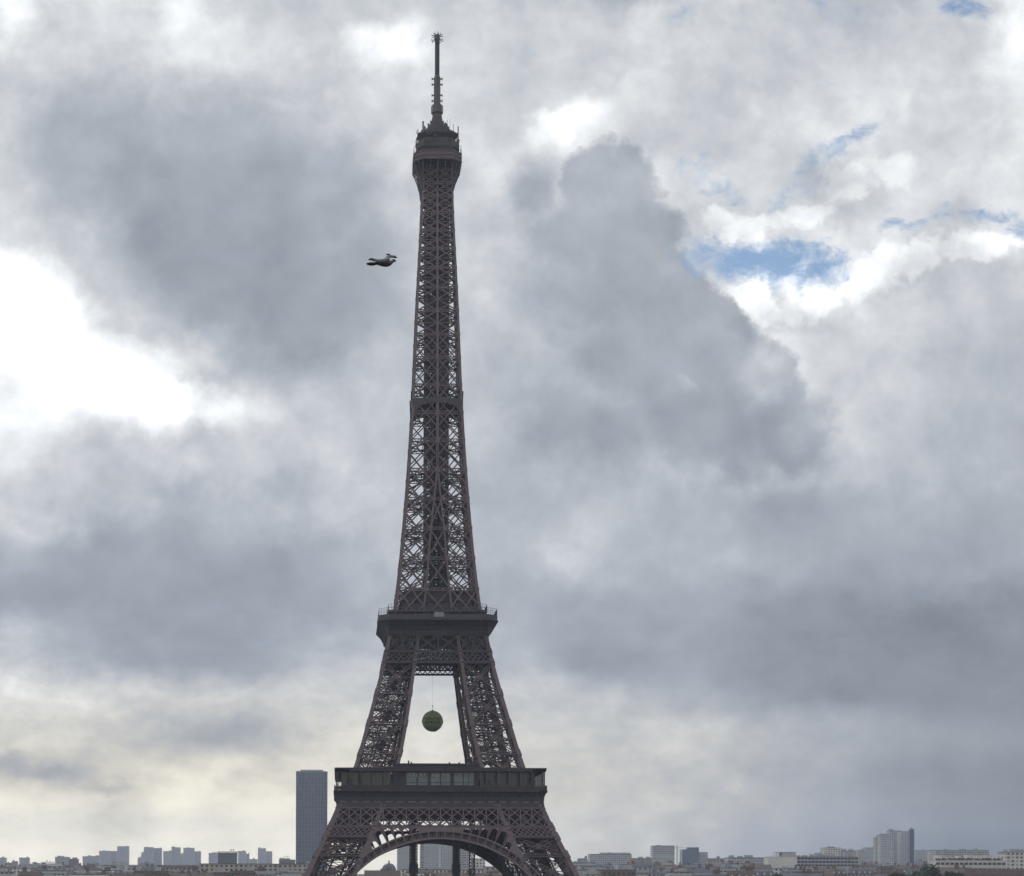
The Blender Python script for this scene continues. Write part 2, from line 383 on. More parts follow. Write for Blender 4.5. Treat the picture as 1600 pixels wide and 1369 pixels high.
PLV = [4, 14, 25, 35.7, 41.8, 45.2, 51.9, 57.5, 60.5, 70.7, 81.1, 91.8, 102.5, 106.3, 112.2, 117]
def make_pillar():
    mb = MB()
    lv = zs(3.5, 118, 60)
    # the pillar stands in the quadrant x > 0, y < 0
    O = lambda z: W(z); I = lambda z: WI(z)
    nO = lambda z: -W(z); nI = lambda z: -WI(z)
    column(mb, O, nO, lv, -1, 1, 1.12); column(mb, I, nO, lv, 1, 1, 1.0)
    column(mb, O, nI, lv, -1, -1, 1.0); column(mb, I, nI, lv, 1, -1, 0.9)
    def corners(z):
        h = CW(z) * 0.5
        o, i = W(z) - h, WI(z) + h
        return [Vector((o, -o, z)), Vector((i, -o, z)), Vector((i, -i, z)), Vector((o, -i, z))]
    nr = [(0, -1, 0.3), (-1, 0, 0), (0, 1, 0), (1, 0, 0.3)]
    for a, b in zip(PLV, PLV[1:]):
        ca, cb = corners(a), corners(b)
        big = (b - a) > 7.9 or a == 35.7
        for k in range(4):
            p, q, r, s_ = ca[k], ca[(k+1) % 4], cb[k], cb[(k+1) % 4]
            n = Vector(nr[k]).normalized()
            wd = 1.35 if a < 45 else 1.15
            if big:
                mb.girder(p, s_, wd, n, 0.22, 0.16, 0.9, 0.45)
                mb.girder(q + n*0.05, r + n*0.05, wd, n, 0.22, 0.16, 0.9, 0.45)
                mid = (p + q + r + s_) / 4
                mb.bar(mid - Vector((0, 0, 1.0)), mid + Vector((0, 0, 1.0)), 1.8, 0.2, n)
                # lighter secondary bracing behind the main cross
                for u in (0.5,):
                    m0, m1 = p.lerp(q, u), r.lerp(s_, u)
                    mb.bar(p.lerp(r, .5) - n*.4, m0 - n*.4, .2); mb.bar(q.lerp(s_, .5) - n*.4, m0 - n*.4, .2)
                    mb.bar(p.lerp(r, .5) - n*.4, m1 - n*.4, .2); mb.bar(q.lerp(s_, .5) - n*.4, m1 - n*.4, .2)
            else:
                mb.xlat(p, q, r, s_, 3, 1, .3, .3, n)
            mb.girder(r, s_, 1.1, n, .24, .15, 0.8, .4)
            g = CW(b) + .3; dr = (r - p).normalized()
            mb.bar(r - dr*g*.8, r + dr*g*.8, g, g, n)
        # plan bracing
        mb.girder(cb[0], cb[2], .9, (0, 0, 1), .2, .15); mb.girder(cb[1], cb[3], .9, (0, 0, 1), .2, .15)
        mid = (a + b) / 2
        cm = corners(mid)
        if big:
            for k in range(4): mb.bar(cm[k], cm[(k+1) % 4], .25)
            for k in range(4): mb.bar((cm[k]+cm[(k+1)%4])/2, (cm[(k+1)%4]+cm[(k+2)%4])/2, .25)
    return mb
def make_lift_track():
    mb = MB()
    prev = None
    for z in zs(6, 114, 54):
        o, i = W(z), WI(z); c = []
        for u, v in ((.30, .32), (.62, .32), (.30, .70), (.62, .70)):
            c.append(Vector((i + (o-i)*u, -(i + (o-i)*v), z)))
        if prev:
            for k in range(4): mb.bar(prev[k], c[k], .42)
            mb.bar(c[0], c[1], .22); mb.bar(c[2], c[3], .22); mb.bar(c[0], c[2], .22); mb.bar(c[1], c[3], .22)
            mb.bar(prev[0], c[1], .18); mb.bar(prev[2], c[3], .18)
        prev = c
    return mb
def make_stair():
    mb = MB(); side = 0; z = 6.0
    while z < 112:
        z2 = z + 2.3; o, i = W(z), WI(z); o2, i2 = W(z2), WI(z2)
        ua, ub = (.12, .88) if side else (.88, .12)
        for v in (.14, .26):
            p = Vector((i+(o-i)*ua, -(i+(o-i)*v), z)); q = Vector((i2+(o2-i2)*ub, -(i2+(o2-i2)*v), z2))
            mb.bar(p, q, .12, .3); mb.bar(p + Vector((0, 0, 1.0)), q + Vector((0, 0, 1.0)), .08, .08)
        p = Vector((i+(o-i)*ua, -(i+(o-i)*.2), z)); q = Vector((i2+(o2-i2)*ub, -(i2+(o2-i2)*.2), z2))
        mb.bar(p, q, 1.0, .08)
        mb.box(q.x-.9, q.x+.9, q.y-.9, q.y+.9, z2-.08, z2)
        z = z2; side = 1 - side
    return mb
def make_infill(za, zb):  # solid added inside each leg so the interior reads dark
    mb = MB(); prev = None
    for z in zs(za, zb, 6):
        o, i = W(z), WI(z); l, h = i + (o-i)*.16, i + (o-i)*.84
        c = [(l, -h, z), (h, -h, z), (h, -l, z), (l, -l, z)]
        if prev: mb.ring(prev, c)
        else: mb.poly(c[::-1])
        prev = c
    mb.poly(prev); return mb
def make_pedestal():
    mb = MB()
    for cx, cy in ((57.0, -57.0), (44.0, -57.0), (57.0, -44.0), (44.0, -44.0)):
        for r0, r1, z0, z1 in ((4.6, 4.6, 0.0, 1.6), (4.0, 3.4, 1.604, 4.2)):
            a = [(cx-r0, cy-r0, z0), (cx+r0, cy-r0, z0), (cx+r0, cy+r0, z0), (cx-r0, cy+r0, z0)]
            b = [(cx-r1, cy-r1, z1), (cx+r1, cy-r1, z1), (cx+r1, cy+r1, z1), (cx-r1, cy+r1, z1)]
            mb.ring(a, b); mb.poly(b)
    return mb
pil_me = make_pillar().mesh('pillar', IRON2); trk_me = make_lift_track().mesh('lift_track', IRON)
str_me = make_stair().mesh('staircase', IRON); ped_me = make_pedestal().mesh('pedestal', STONE); INFILL_DARK = mat('infill_shade', (.032, .032, .038), .8); infill_me = [make_infill(42.5, 56.4).mesh('shade_infill', INFILL_DARK), make_infill(104, 114).mesh('shade_infill', INFILL_DARK)]  # infill is near-black: the interior shade is put into its colour
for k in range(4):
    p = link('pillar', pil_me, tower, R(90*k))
    link('lift_track', trk_me, p); link('staircase', str_me, p); link('pedestal', ped_me, p); [link('shade_infill', q, p) for q in infill_me]

# ------------------------------------------------------------------ one side of the base: arch, belt girder, frieze (front side, then turned)
ARC_Z, ARC_R, ARC_T = 1.2, 39.9, 3.0
def arch_side():
    ring, span = MB(), MB()
    N = 96
    def P(a, r, back=0.0):
        x, z = r * math.sin(a), ARC_Z + r * math.cos(a)
        return Vector((x, -(W(z) + 0.25) + back, z))
    amax = R(74)
    A = [-amax + 2*amax*i/N for i in range(N+1)]
    DEP = 3.2
    for a, b in zip(A, A[1:]):
        for r0, r1, f0, f1 in ((ARC_R, ARC_R+.62, -.12, DEP), (ARC_R+ARC_T-.5, ARC_R+ARC_T, -.12, DEP)):
            ring.hexa([P(a,r0,f0), P(b,r0,f0), P(b,r0,f1), P(a,r0,f1), P(a,r1,f0), P(b,r1,f0), P(b,r1,f1), P(a,r1,f1)])
        # rear web of the ring
        ring.quad(P(a, ARC_R+.6, DEP-.1), P(b, ARC_R+.6, DEP-.1), P(b, ARC_R+1.4, DEP-.1), P(a, ARC_R+1.4, DEP-.1))
    st = R(3.8); n = int(amax / st)
    for i in range(-n, n+1):
        a = (i + .5) * st
        if abs(a) < amax: ring.bar(P(a, ARC_R+.5), P(a, ARC_R+ARC_T-.4), .42, .4, (0, -1, .3))
        c = i * st; h = st/2 - R(.2)
        if abs(c) + h > amax: continue
        # ornamental panel: plate with an opening, a ring in it
        r0, r1, rm = ARC_R+.5, ARC_R+ARC_T-.4, ARC_R+ARC_T/2
        e = R(.26); hr = .2; bk = 1.3
        ring.quad(P(c-h,r0,bk), P(c-e,r0,bk), P(c-e,r1,bk), P(c-h,r1,bk)); ring.quad(P(c+e,r0,bk), P(c+h,r0,bk), P(c+h,r1,bk), P(c+e,r1,bk))
        ring.quad(P(c-e,r0,bk), P(c+e,r0,bk), P(c+e,rm-hr,bk), P(c-e,rm-hr,bk)); ring.quad(P(c-e,rm+hr,bk), P(c+e,rm+hr,bk), P(c+e,r1,bk), P(c-e,r1,bk))
        for j in range(8):
            t0, t1 = 2*math.pi*j/8, 2*math.pi*(j+1)/8
            ring.bar(P(c+.6*math.cos(t0)/rm, rm+.6*math.sin(t0), .6), P(c+.6*math.cos(t1)/rm, rm+.6*math.sin(t1), .6), .16, .3, (0, -1, .3))
    # spandrel between the ring, the belt girder and the pillar
    Ro = ARC_R + ARC_T
    def lim(a):
        a = abs(a); top = (45.3 - ARC_Z) / math.cos(a)
        lo, hi = Ro - 4, 70.0
        for _ in range(40):
            m = (lo + hi) / 2; z = ARC_Z + m*math.cos(a)
            if m*math.sin(a) < WI(z) + .3: lo = m
            else: hi = m
        return min(top, lo)
    for i in range(-11, 12):
        c = i * st
        for a in ((c - st/2), (c + st/2)):
            pass
        L, M = c - st/2, c + st/2
        K = 12
        tops = []
        for j in range(K+1):
            a = L + (M-L)*j/K; tops.append((a, lim(a)))
        depth_here = min(t for a, t in tops) - Ro
        if abs(i) < 3 or depth_here < .75:
            for (a, ta), (b, tb) in zip(tops, tops[1:]):
                if ta > Ro and tb > Ro:
                    span.hexa([P(a,Ro-.02,.02), P(b,Ro-.02,.02), P(b,Ro-.02,.4), P(a,Ro-.02,.4), P(a,ta,.02), P(b,tb,.02), P(b,tb,.4), P(a,ta,.4)])
            continue
        bw = .26 / (Ro + 1)
        for (a, ta), (b, tb) in zip(tops, tops[1:]):
            def low(a):
                u = (a - c) / (st/2 - bw)
                if abs(u) >= 1: return Ro - .02
                hw = (st/2 - bw) * Ro
                crown = min(lim(c - st*.3), lim(c + st*.3), lim(c)) - .45
                return max(Ro - .02, crown - hw * .95 * (1 - math.sqrt(max(0, 1 - u*u))))
            la, lb = min(low(a), ta), min(low(b), tb)
            span.hexa([P(a,la,.02), P(b,lb,.02), P(b,lb,.4), P(a,la,.4), P(a,ta,.02), P(b,tb,.02), P(b,tb,.4), P(a,ta,.4)])
        for a in (L, M):
            if lim(a) > Ro: span.bar(P(a, Ro-.05, .2), P(a, lim(a), .2), .5, .42, (0, -1, .3))
    return ring, span
def on_face(u, z, out=0.0): return Vector((u, -(W(z) + out), z))
def belt_side():
    mb = MB(); n = Vector((0, -1, .35)).normalized()
    bay = 3.83; za, zb = 45.4, 51.7
    zm = (za + zb) / 2
    nb = 10
    for i in range(-nb, nb):
        u0, u1 = i*bay, (i+1)*bay
        for z0, z1 in ((za, zm), (zm, zb)):
            m0, m1 = min(W(z0), W(z1)) - .3, 0
            if abs(u0) > m0 or abs(u1) > m0:
                e = 1 if u0 > 0 else -1
                inner = u0 if u0 > 0 else u1
                if abs(inner) > m0: continue
                e0, e1 = e*(W(z0)-.4), e*(W(z1)-.4)
                mb.xlat(on_face(inner,z0), on_face(e0,z0), on_face(inner,z1), on_face(e1,z1), 1, 1, .36, .3, n)
            else: mb.xlat(on_face(u0,z0), on_face(u1,z0), on_face(u0,z1), on_face(u1,z1), 1, 1, .36, .3, n)
        if abs(u0) < W(zb) - .5: mb.bar(on_face(u0,za,.05), on_face(u0,zb,.05), .36, .4, n)
    for z, t in ((za, .75), (zb, .6)):
        w = W(z); mb.bar(on_face(-w+.3, z, .1), on_face(w-.3, z, .1), .55, t, (0, 0, 1))
    # fine lattice band across the pillars
    for sg in (-1, 1):
        z0, z1 = 41.9, 45.0
        i0, i1 = WI(z0)+1.2, WI(z1)+1.2; o0, o1 = W(z0)-.8, W(z1)-.8
        mb.xlat(on_face(sg*i0,z0,.05), on_face(sg*o0,z0,.05), on_face(sg*i1,z1,.05), on_face(sg*o1,z1,.05), 8, 2, .3, .25, n)
        mb.bar(on_face(sg*i0,z0,.1), on_face(sg*o0,z0,.1), .5, .55, (0, 0, 1))
    # inner belt girder, behind, that carries the floor
    for off, lo, half in ((8.0, 50.2, 30), (16.5, 49.3, 30)):
        yb = -(36.0 - off); k_ = 16
        for i in range(-k_, k_):
            u0, u1 = i*half/k_, (i+1)*half/k_
            mb.xlat((u0,yb,lo), (u1,yb,lo), (u0,yb,55.8), (u1,yb,55.8), 1, 3, .36, .3, (0,-1,0)); mb.bar((u0,yb,lo), (u0,yb,55.8), .4)
        for z in (lo, 52.6, 54.2, 55.8): mb.bar((-half,yb,z), (half,yb,z), .7 if z == lo else .5)
    # cross girders under the floor
    for i in range(-16, 17):
        u = i*bay/2
        mb.girder((u, -35.0, 53.0), (u, -19.0, 53.0), 6.2, (1,0,0), .3, .26, .5)
    return mb
def frieze_side():
    fr, gal, rail = MB(), MB(), MB()
    z0, z1 = 52.0, 57.2
    # frieze wall leaning out to the balcony, with pilasters
    prof = [(51.95, 34.75), (53.6, 34.45), (55.4, 34.6), (56.6, 35.1), (57.2, 35.7)]
    for (za, oa), (zb, ob) in zip(prof, prof[1:]):
        fr.quad((-oa, -oa, za), (oa, -oa, za), (ob, -ob, zb), (-ob, -ob, zb))
    fr.box(-34.7, 34.7, -34.98, -34.4, 51.72, 52.2)
    bay = 3.83
    for i in range(-9, 10):
        u = i*bay
        if abs(u) > 34.8: u = math.copysign(34.4, u)
        for (za, oa), (zb, ob) in zip(prof, prof[1:]):
            fr.bar((u, -oa-.12, za), (u, -ob-.12, zb), .5, .45, (0, -1, 0))
    fr.cur = 1
    for i in range(-9, 9): fr.box(i*bay+.75, (i+1)*bay-.75, -34.62, -34.45, 53.55, 53.95)
    fr.cur = 0
    # balcony slab + railing
    fr.box(-35.9, 35.9, -35.9, -33.6, 57.2, 57.62)
    rail.bar((-35.7, -35.7, 59.2), (35.7, -35.7, 59.2), .14, .16)
    rail.bar((-35.7, -35.7, 58.4), (35.7, -35.7, 58.4), .06, .08)
    u = -35.7
    while u < 35.71:
        rail.bar((u, -35.7, 57.6), (u, -35.7, 59.2), .09); u += .6
    rail.quad((-35.6, -35.62, 57.7), (35.6, -35.62, 57.7), (35.6, -35.62, 58.9), (-35.6, -35.62, 58.9))
    for i in range(-9, 10):
        u = i*bay
        if abs(u) > 34.8: u = math.copysign(35.0, u)
        gal.bar((u, -35.0, 57.6), (u, -35.0, 64.0), .34)
        gal.bar((u, -31.2, 57.6), (u, -31.2, 64.0), .3)
        gal.bar((u, -35.0, 63.0), (u + (.9 if i < 9 else -.9), -35.0, 63.95), .18)
    gal.box(-35.5, 35.5, -35.5, -30.8, 64.0, 64.75)
    gal.bar((-35.3, -35.52, 64.95), (35.3, -35.52, 64.95), .3, .4)
    # second line of glazing at the back of the gallery
    gal.cur = 1
    for a, b in ((-33.4, -27.6), (-26.4, -16.6), (13.6, 32.2)):
        gal.quad((a, -31.0, 57.6), (b, -31.0, 57.6), (b, -31.0, 64.0), (a, -31.0, 64.0))
        gal.quad((b, -30.9, 57.6), (a, -30.9, 57.6), (a, -30.9, 64.0), (b, -30.9, 64.0))
    gal.cur = 0
    u = -33
    while u < 33:
        if not (-16.4 < u < 13.4): gal.bar((u, -31.05, 57.6), (u, -31.05, 64.0), .12)
        u += 1.25
    return fr, gal, rail
ring_b, span_b = arch_side(); fr_b, gal_b, rail_b = frieze_side()
arch_me, span_me, belt_me = ring_b.mesh('arch', IRON2), span_b.mesh('spandrel', IRON2), belt_side().mesh('belt_girder', IRON2)
fr_me, gal_me, rail_me = fr_b.mesh('frieze', [IRON, NAMES]), gal_b.mesh('gallery', [IRON, GLASS_DK]), rail_b.mesh('railing', IRON)
fl = MB()                                                        # the floor: a square ring with an open middle
for a in range(4):
    c, s_ = round(math.cos(a*math.pi/2)), round(math.sin(a*math.pi/2))
    def rt(x, y, z): return (x*c - y*s_, x*s_ + y*c, z)
    fl.hexa([rt(*p) for p in ((-33.6,-33.6,56.5),(33.6,-33.6,56.5),(13,-13,56.5),(-13,-13,56.5),(-33.6,-33.6,57.5),(33.6,-33.6,57.5),(13,-13,57.5),(-13,-13,57.5))])
platform1 = fl.build('first_platform', IRON, tower)
for k in range(4):
    a = link('arch', arch_me, tower, R(90*k)); link('spandrel', span_me, a)
    link('belt_girder', belt_me, tower, R(90*k))
    f = link('frieze', fr_me, platform1, R(90*k)); link('gallery', gal_me, platform1, R(90*k)); link('railing', rail_me, platform1, R(90*k))
nt = MB(); K = 40  # dark sheet added behind the rear arch to block sky in the slots
for i in range(K):
    ua, ub = 2 + 26*i/K, 2 + 26*(i+1)/K
    def zlo(u): return ARC_Z + math.sqrt(max(0, (ARC_R+1)**2 - u*u))
    if ub < WI(zlo(ub)) + 4:
        nt.quad((ub, W(zlo(ub))+.9, zlo(ub)), (ua, W(zlo(ua))+.9, zlo(ua)), (ua, W(46)+.9, 46.5), (ub, W(46)+.9, 46.5))
nt.build('sky_block_sheet', mat('sky_block_dark', (.03, .03, .035), .95), tower)
# pavilion on the first platform (front) and its plainer sisters on the other sides
pv = MB(); pv.cur = 0
x0, x1, yf, yb = -15.2, 12.8, -33.2, -17.5
pv.box(x0, x1, yf+.3, yb, 57.55, 59.3)
pv.box(x0, x1, yf+.3, yb, 63.9, 66.3)
for a, b in ((x0, -11.9), (-3.95, -3.35), (3.75, 4.35), (11.6, x1)): pv.box(a, b, yf+.1, yf+.8, 59.3, 63.9)
pv.box(x0, x0+.4, yf+.8, yb, 59.3, 63.9); pv.box(x1-.4, x1, yf+.8, yb, 59.3, 63.9); pv.box(x0, x1, yb-.4, yb, 59.3, 63.9)
pav = pv.build('pavilion', IRON, tower)
rf = MB(); rf.box(x0-.4, x1+.4, yf-.2, yb+.3, 66.3, 66.75)
for px_ in (-10.8, -9.9, 3.0, 6.3, 9.6): rf.box(px_, px_+.5, yf+2, yf+2.6, 66.75, 67.3 + (.5 if px_ == -10.8 else 0))
rf.build('roof', IRON, pav)
for n, (a, b) in enumerate(((-11.9, -3.95), (-3.35, 3.75), (4.35, 11.6))):
    wn = MB(); wn.quad((a, yf+.5, 59.3), (b, yf+.5, 59.3), (b, yf+.5, 63.9), (a, yf+.5, 63.9))
    wo = wn.build('window', GLASS_PALE, pav)
    fm = MB()
    for u in (a+.15, (a+b)/2 if n < 2 else b-2.0, b-.15): fm.bar((u, yf+.42, 59.3), (u, yf+.42, 63.9), .16)
    fm.bar((a, yf+.42, 60.3), (b, yf+.42, 60.3), .16); fm.bar((a, yf+.42, 63.8), (b, yf+.42, 63.8), .2)
    fm.build('frame', IRON, wo)
    if n < 2:
        lt = MB(); u = a + .55; r_ = random.Random(5 + n)
        while u < b - .9:
            w_ = r_.choice((.35, .45, .55)); h_ = r_.choice((.7, .85, 1.0))
            zt = 63.35 - r_.choice((0, .1, .15))
            lt.box(u, u+.16, yf+.30, yf+.36, zt-h_, zt)
            if r_.random() < .75: lt.box(u+.162, u+w_, yf+.30, yf+.36, zt-.2, zt)
            if r_.random() < .6: lt.box(u+w_-.14, u+w_, yf+.298, yf+.358, zt-h_, zt-.202)
            if r_.random() < .5: lt.box(u+.162, u+w_-.142, yf+.30, yf+.36, zt-h_, zt-h_+.18)
            u += w_ + .22
            if r_.random() < .18: u += .45
        lt.build('lettering', WHITE_LET, wo)
for k in (1, 3):
    q = MB(); q.box(-13, 13, -29.5, -17, 57.55, 64.9); q.box(-13.4, 13.4, -30, -16.6, 64.9, 65.3)
    q.build('side_pavilion', [IRON], tower, R(90*k))

# ------------------------------------------------------------------ second platform
def octa(h, f): return [(f,-h),(h,-f),(h,f),(f,h),(-f,h),(-h,f),(-h,-f),(-f,-h)]
def lift(o, z): return [(x, y, z) for x, y in o]
p2 = MB()
A0, A1 = octa(20.4, 17.0), octa(20.7, 17.2)
prof = [(112.3, 17.75, 17.4), (113.6, 18.0, 17.2), (115.0, 18.7, 17.0), (116.2, 19.8, 17.0), (117.0, 20.6, 17.1)]
for (za, ha, fa), (zb, hb, fb) in zip(prof, prof[1:]): p2.ring(lift(octa(ha, fa), za), lift(octa(hb, fb), zb))
p2.prism(octa(20.75, 17.2), 117.0, 117.35)
p2.ring(lift(octa(20.5, 17.1), 117.35), lift(octa(20.5, 17.1), 119.0)); p2.ring(lift(octa(20.3, 17.0), 119.0), lift(octa(20.3, 17.0), 117.35))
p2.ring(lift(octa(20.5, 17.1), 119.0), lift(octa(20.3, 17.0), 119.0))
for k in range(4):                                              # brackets under the balcony
    c, s_ = round(math.cos(k*math.pi/2)), round(math.sin(k*math.pi/2))
    for i in range(-8, 9):
        u = i*2.1
        for (za, ha, _), (zb, hb, _) in zip(prof, prof[1:]):
            p, q = (u, -ha-.1, za), (u, -hb-.1, zb)
            p2.bar((p[0]*c-p[1]*s_, p[0]*s_+p[1]*c, za), (q[0]*c-q[1]*s_, q[0]*s_+q[1]*c, zb), .3, .5)
platform2 = p2.build('second_platform', IRON, tower)
def fence(outline, z0, z1, step, t=.09, rails=(1.0, .5)):
    mb = MB()
    n = len(outline)
    for i in range(n):
        a, b = Vector((*outline[i], 0)), Vector((*outline[(i+1) % n], 0))
        k = max(1, int((b-a).length / step))
        for j in range(k):
            p = a.lerp(b, j/k); mb.bar((p.x, p.y, z0), (p.x, p.y, z1), t)
        for r in rails: mb.bar((a.x, a.y, z0+(z1-z0)*r), (b.x, b.y, z0+(z1-z0)*r), t)
    return mb
fence(octa(20.4, 17.05), 119.0, 121.2, 1.1, .09, (1.0, .6, .3)).build('railing', DARK_MTL, platform2)
up = MB(); up.prism(octa(17.2, 15.4), 120.3, 121.0); up.build('upper_deck', IRON, platform2)
fence(octa(17.1, 15.3), 121.0, 123.0, .9, .09, (1.0, .5)).build('railing', IRON, platform2)
sg = MB(); sg.box(-1.6, 1.9, -20.66, -20.56, 118.0, 119.6); sg.build('notice_board', mat('notice_grey', (.2, .2, .22), .6), platform2)
pb = MB()
for k in range(4):
    c, s_ = round(math.cos(k*math.pi/2)), round(math.sin(k*math.pi/2))
pb.box(-12.2, 12.2, -12.2, 12.2, 117.4, 127.6)
pb.box(-13.0, 13.0, -13.0, 13.0, 124.4, 124.9)
pb.box(-9.5, -3.5, -12.5, -3, 127.6, 128.9); pb.box(2.5, 11.4, -12.6, 12, 127.6, 128.5); pb.box(-3.0, 2.0, -10, 10, 127.6, 129.2)
for i in range(-6, 7): pb.bar((i*2.0, -12.25, 117.4), (i*2.0, -12.25, 127.6), .25)
pav2 = pb.build('upper_pavilion', IRON, platform2)
gw = MB()
for i in range(-5, 5): gw.box(i*2.0+.35, i*2.0+1.65, -12.27, -12.21, 121.6, 123.9)
gw.build('window', GLASS_DK, pav2)
def belt2_side():
    mb = MB(); n = Vector((0, -1, .25)).normalized()
    za, zb = 106.5, 112.1
    for z0, z1 in ((za, zb),):
        xs0 = [-W(z0)+.6, -WI(z0)-.6, WI(z0)+.6, W(z0)-.6]; xs1 = [-W(z1)+.6, -WI(z1)-.6, WI(z1)+.6, W(z1)-.6]
        for k in range(3):
            a0, b0, a1, b1 = xs0[k], xs0[k+1], xs1[k], xs1[k+1]
            for h in range(2):
                p00, p10 = on_face(a0+(b0-a0)*h/2, z0), on_face(a0+(b0-a0)*(h+1)/2, z0)
                p01, p11 = on_face(a1+(b1-a1)*h/2, z1), on_face(a1+(b1-a1)*(h+1)/2, z1)
                mb.girder(p00, p11, .75, n, .2, .14, .9, .3); mb.girder(p10 + n*.05, p01 + n*.05, .75, n, .2, .14, .9, .3)
                mb.bar(p10, p11, .4, .4, n)
    z0, z1 = 102.7, 106.2
    mb.xlat(on_face(-W(z0)+.7,z0), on_face(W(z0)-.7,z0), on_face(-W(z1)+.7,z1), on_face(W(z1)-.7,z1), 20, 2, .3, .25, n)
    for z, t in ((102.5, .7), (106.35, .7), (112.2, .6)): mb.bar(on_face(-W(z)+.2, z, .08), on_face(W(z)-.2, z, .08), .5, t, (0, 0, 1))
    # inner girder and floor bearers
    yb = -8.5
    for i in range(-8, 8):
        mb.xlat((i*1.05,yb,103.0), (i*1.05+1.05,yb,103.0), (i*1.05,yb,106.0), (i*1.05+1.05,yb,106.0), 1, 1, .2, .2, (0,-1,0))
    mb.bar((-8.6,yb,102.8), (8.6,yb,102.8), .5); mb.bar((-8.6,yb,106.1), (8.6,yb,106.1), .5)
    for i in range(-8, 8):
        mb.xlat((i*1.15,-13.0,103.4), (i*1.15+1.15,-13.0,103.4), (i*1.15,-13.0,112), (i*1.15+1.15,-13.0,112), 1, 4, .3, .25, (0,-1,0)); mb.bar((i*1.15,-13.0,103.4), (i*1.15,-13.0,112), .3)
    for z in (103.4, 107, 109.5, 112): mb.bar((-9.2,-13.0,z), (9.2,-13.0,z), .5)
    for i in range(-7, 8): mb.girder((i*2.3, -17.4, 113.0), (i*2.3, -4, 113.0), 3.0, (1,0,0), .3, .22, .7)
    return mb
b2_me = belt2_side().mesh('belt_girder', IRON)
for k in range(4): link('belt_girder', b2_me, tower, R(90*k))
fl2 = MB(); fl2.box(-17.6, 17.6, -17.6, 17.6, 115.6, 116.4); fl2.build('floor', IRON, platform2)

# ------------------------------------------------------------------ upper shaft
SLV = [117,128.5,139.5,150.1,160.6,170.9,181.4,191.2,201,210.7,219,227.4,235.7,242.8,249.6,256.1,262.4,268.3,273,277.5]
def make_shaft():
    mb = MB(); lv = zs(117, 280.3, 80)
    for k in range(4):
        c, s_ = round(math.cos(k*math.pi/2)), round(math.sin(k*math.pi/2))
        def rt(p): return Vector((p[0]*c - p[1]*s_, p[0]*s_ + p[1]*c, p[2]))
        n = rt((0, -1, .1)).normalized()
        tmp = MB()
        column(tmp, lambda z: W(z), lambda z: -W(z), lv, -1, 1, 1.05)
        for sg in (-1, 1):
            column(tmp, lambda z: sg*WI(z) if WI(z) > .45 else sg*.45, lambda z: -W(z)-.02, [z for z in lv if z < 186], -sg if False else sg*-.9, 1, .8)
        column(tmp, lambda z: -.45, lambda z: -W(z)-.03, [z for z in lv if z > 180], 1.2, 1, .95)
        for f in tmp.f: mb.quad(*[rt(tmp.v[i]) for i in f])
        # secondary post between corner and middle at depth
        for a, b in zip(SLV, SLV[1:]):
            wa, wb = W(a), W(b); ia, ib = WI(a), WI(b)
            h = CW(a)*.5
            for sg in (-1, 1):
                p00, p10 = Vector((sg*ia, -wa+h, a)), Vector((sg*(wa-h), -wa+h, a))
                p01, p11 = Vector((sg*ib, -wb+h, b)), Vector((sg*(wb-h), -wb+h, b))
                t = .42 if a < 180 else .36 if a < 226 else .38
                nx = 2 if a < 215 else 1
                if a > 118: mb.xlat(rt(p00), rt(p10), rt(p01), rt(p11), nx, 2, t, .34, n)
                else: mb.xlat(rt(p00), rt(p10), rt(p01), rt(p11), 2, 2, .5, .34, n)
                gh = 1.25 if b < 200 else .95
                mb.girder(rt(p01), rt(p11), gh, n, .26, .2, .8, .45)
                # inner side face of each half (the leg's own inner wall)
                if ia > 1.2:
                    q0, q1 = Vector((sg*ia, -ia, a)), Vector((sg*ib, -ib, b))
                    mb.xlat(rt((sg*ia, -wa+h, a)), rt(q0), rt((sg*ib, -wb+h, b)), rt(q1), 1, 2, .36, .3, rt((1, 0, 0)))
                    mb.girder(rt((sg*ib, -wb+h, b)), rt(q1), 1.1, rt((1, 0, 0)), .24, .18, .8)
            if ia > .8:                                             # bracing between the two inner columns
                mb.xlat(rt((-ia, -wa+h, a)), rt((ia, -wa+h, a)), rt((-ib, -wb+h, b)), rt((ib, -wb+h, b)), 1, 1, .45, .34, n)
                mb.girder(rt((-ib, -wb+h, b)), rt((ib, -wb+h, b)), 1.1, n, .24, .18, .8)
            g = CW(b)
            for u in ((ib, -ib) if ib > .6 else (0,)):
                mb.bar(rt((u, -wb-.06, b-g*.95)), rt((u, -wb-.06, b+g*.95)), g*1.75, .25, n)
            for u in (-wb+.5, wb-.5): mb.bar(rt((u, -wb+.05, b-g*.8)), rt((u, -wb+.05, b+g*.8)), g*1.35, .25, n)
            # plan bracing of the ring, and a lighter ring at mid height
            mb.girder(rt((-wb+h, -wb+h, b-.2)), rt((0, 0, b-.2)), .8, (0, 0, 1), .2, .15)
            mb.girder(rt((0, -wb+h, b-.4)), rt((wb-h, 0, b-.4)), .8, (0, 0, 1), .2, .15)
            m = (a+b)/2; wm = W(m)
            mb.bar(rt((-wm+h, -wm+h, m)), rt((wm-h, -wm+h, m)), .2) if a > 190 else None
            for u in (-.5, .5): mb.bar(rt((u*wb, -wb+h, b-.5)), rt((u*wb, wb-h if k < 2 else 0, b-.5)), .2)
    return mb
shaft = make_shaft().build('shaft', IRON2, tower)
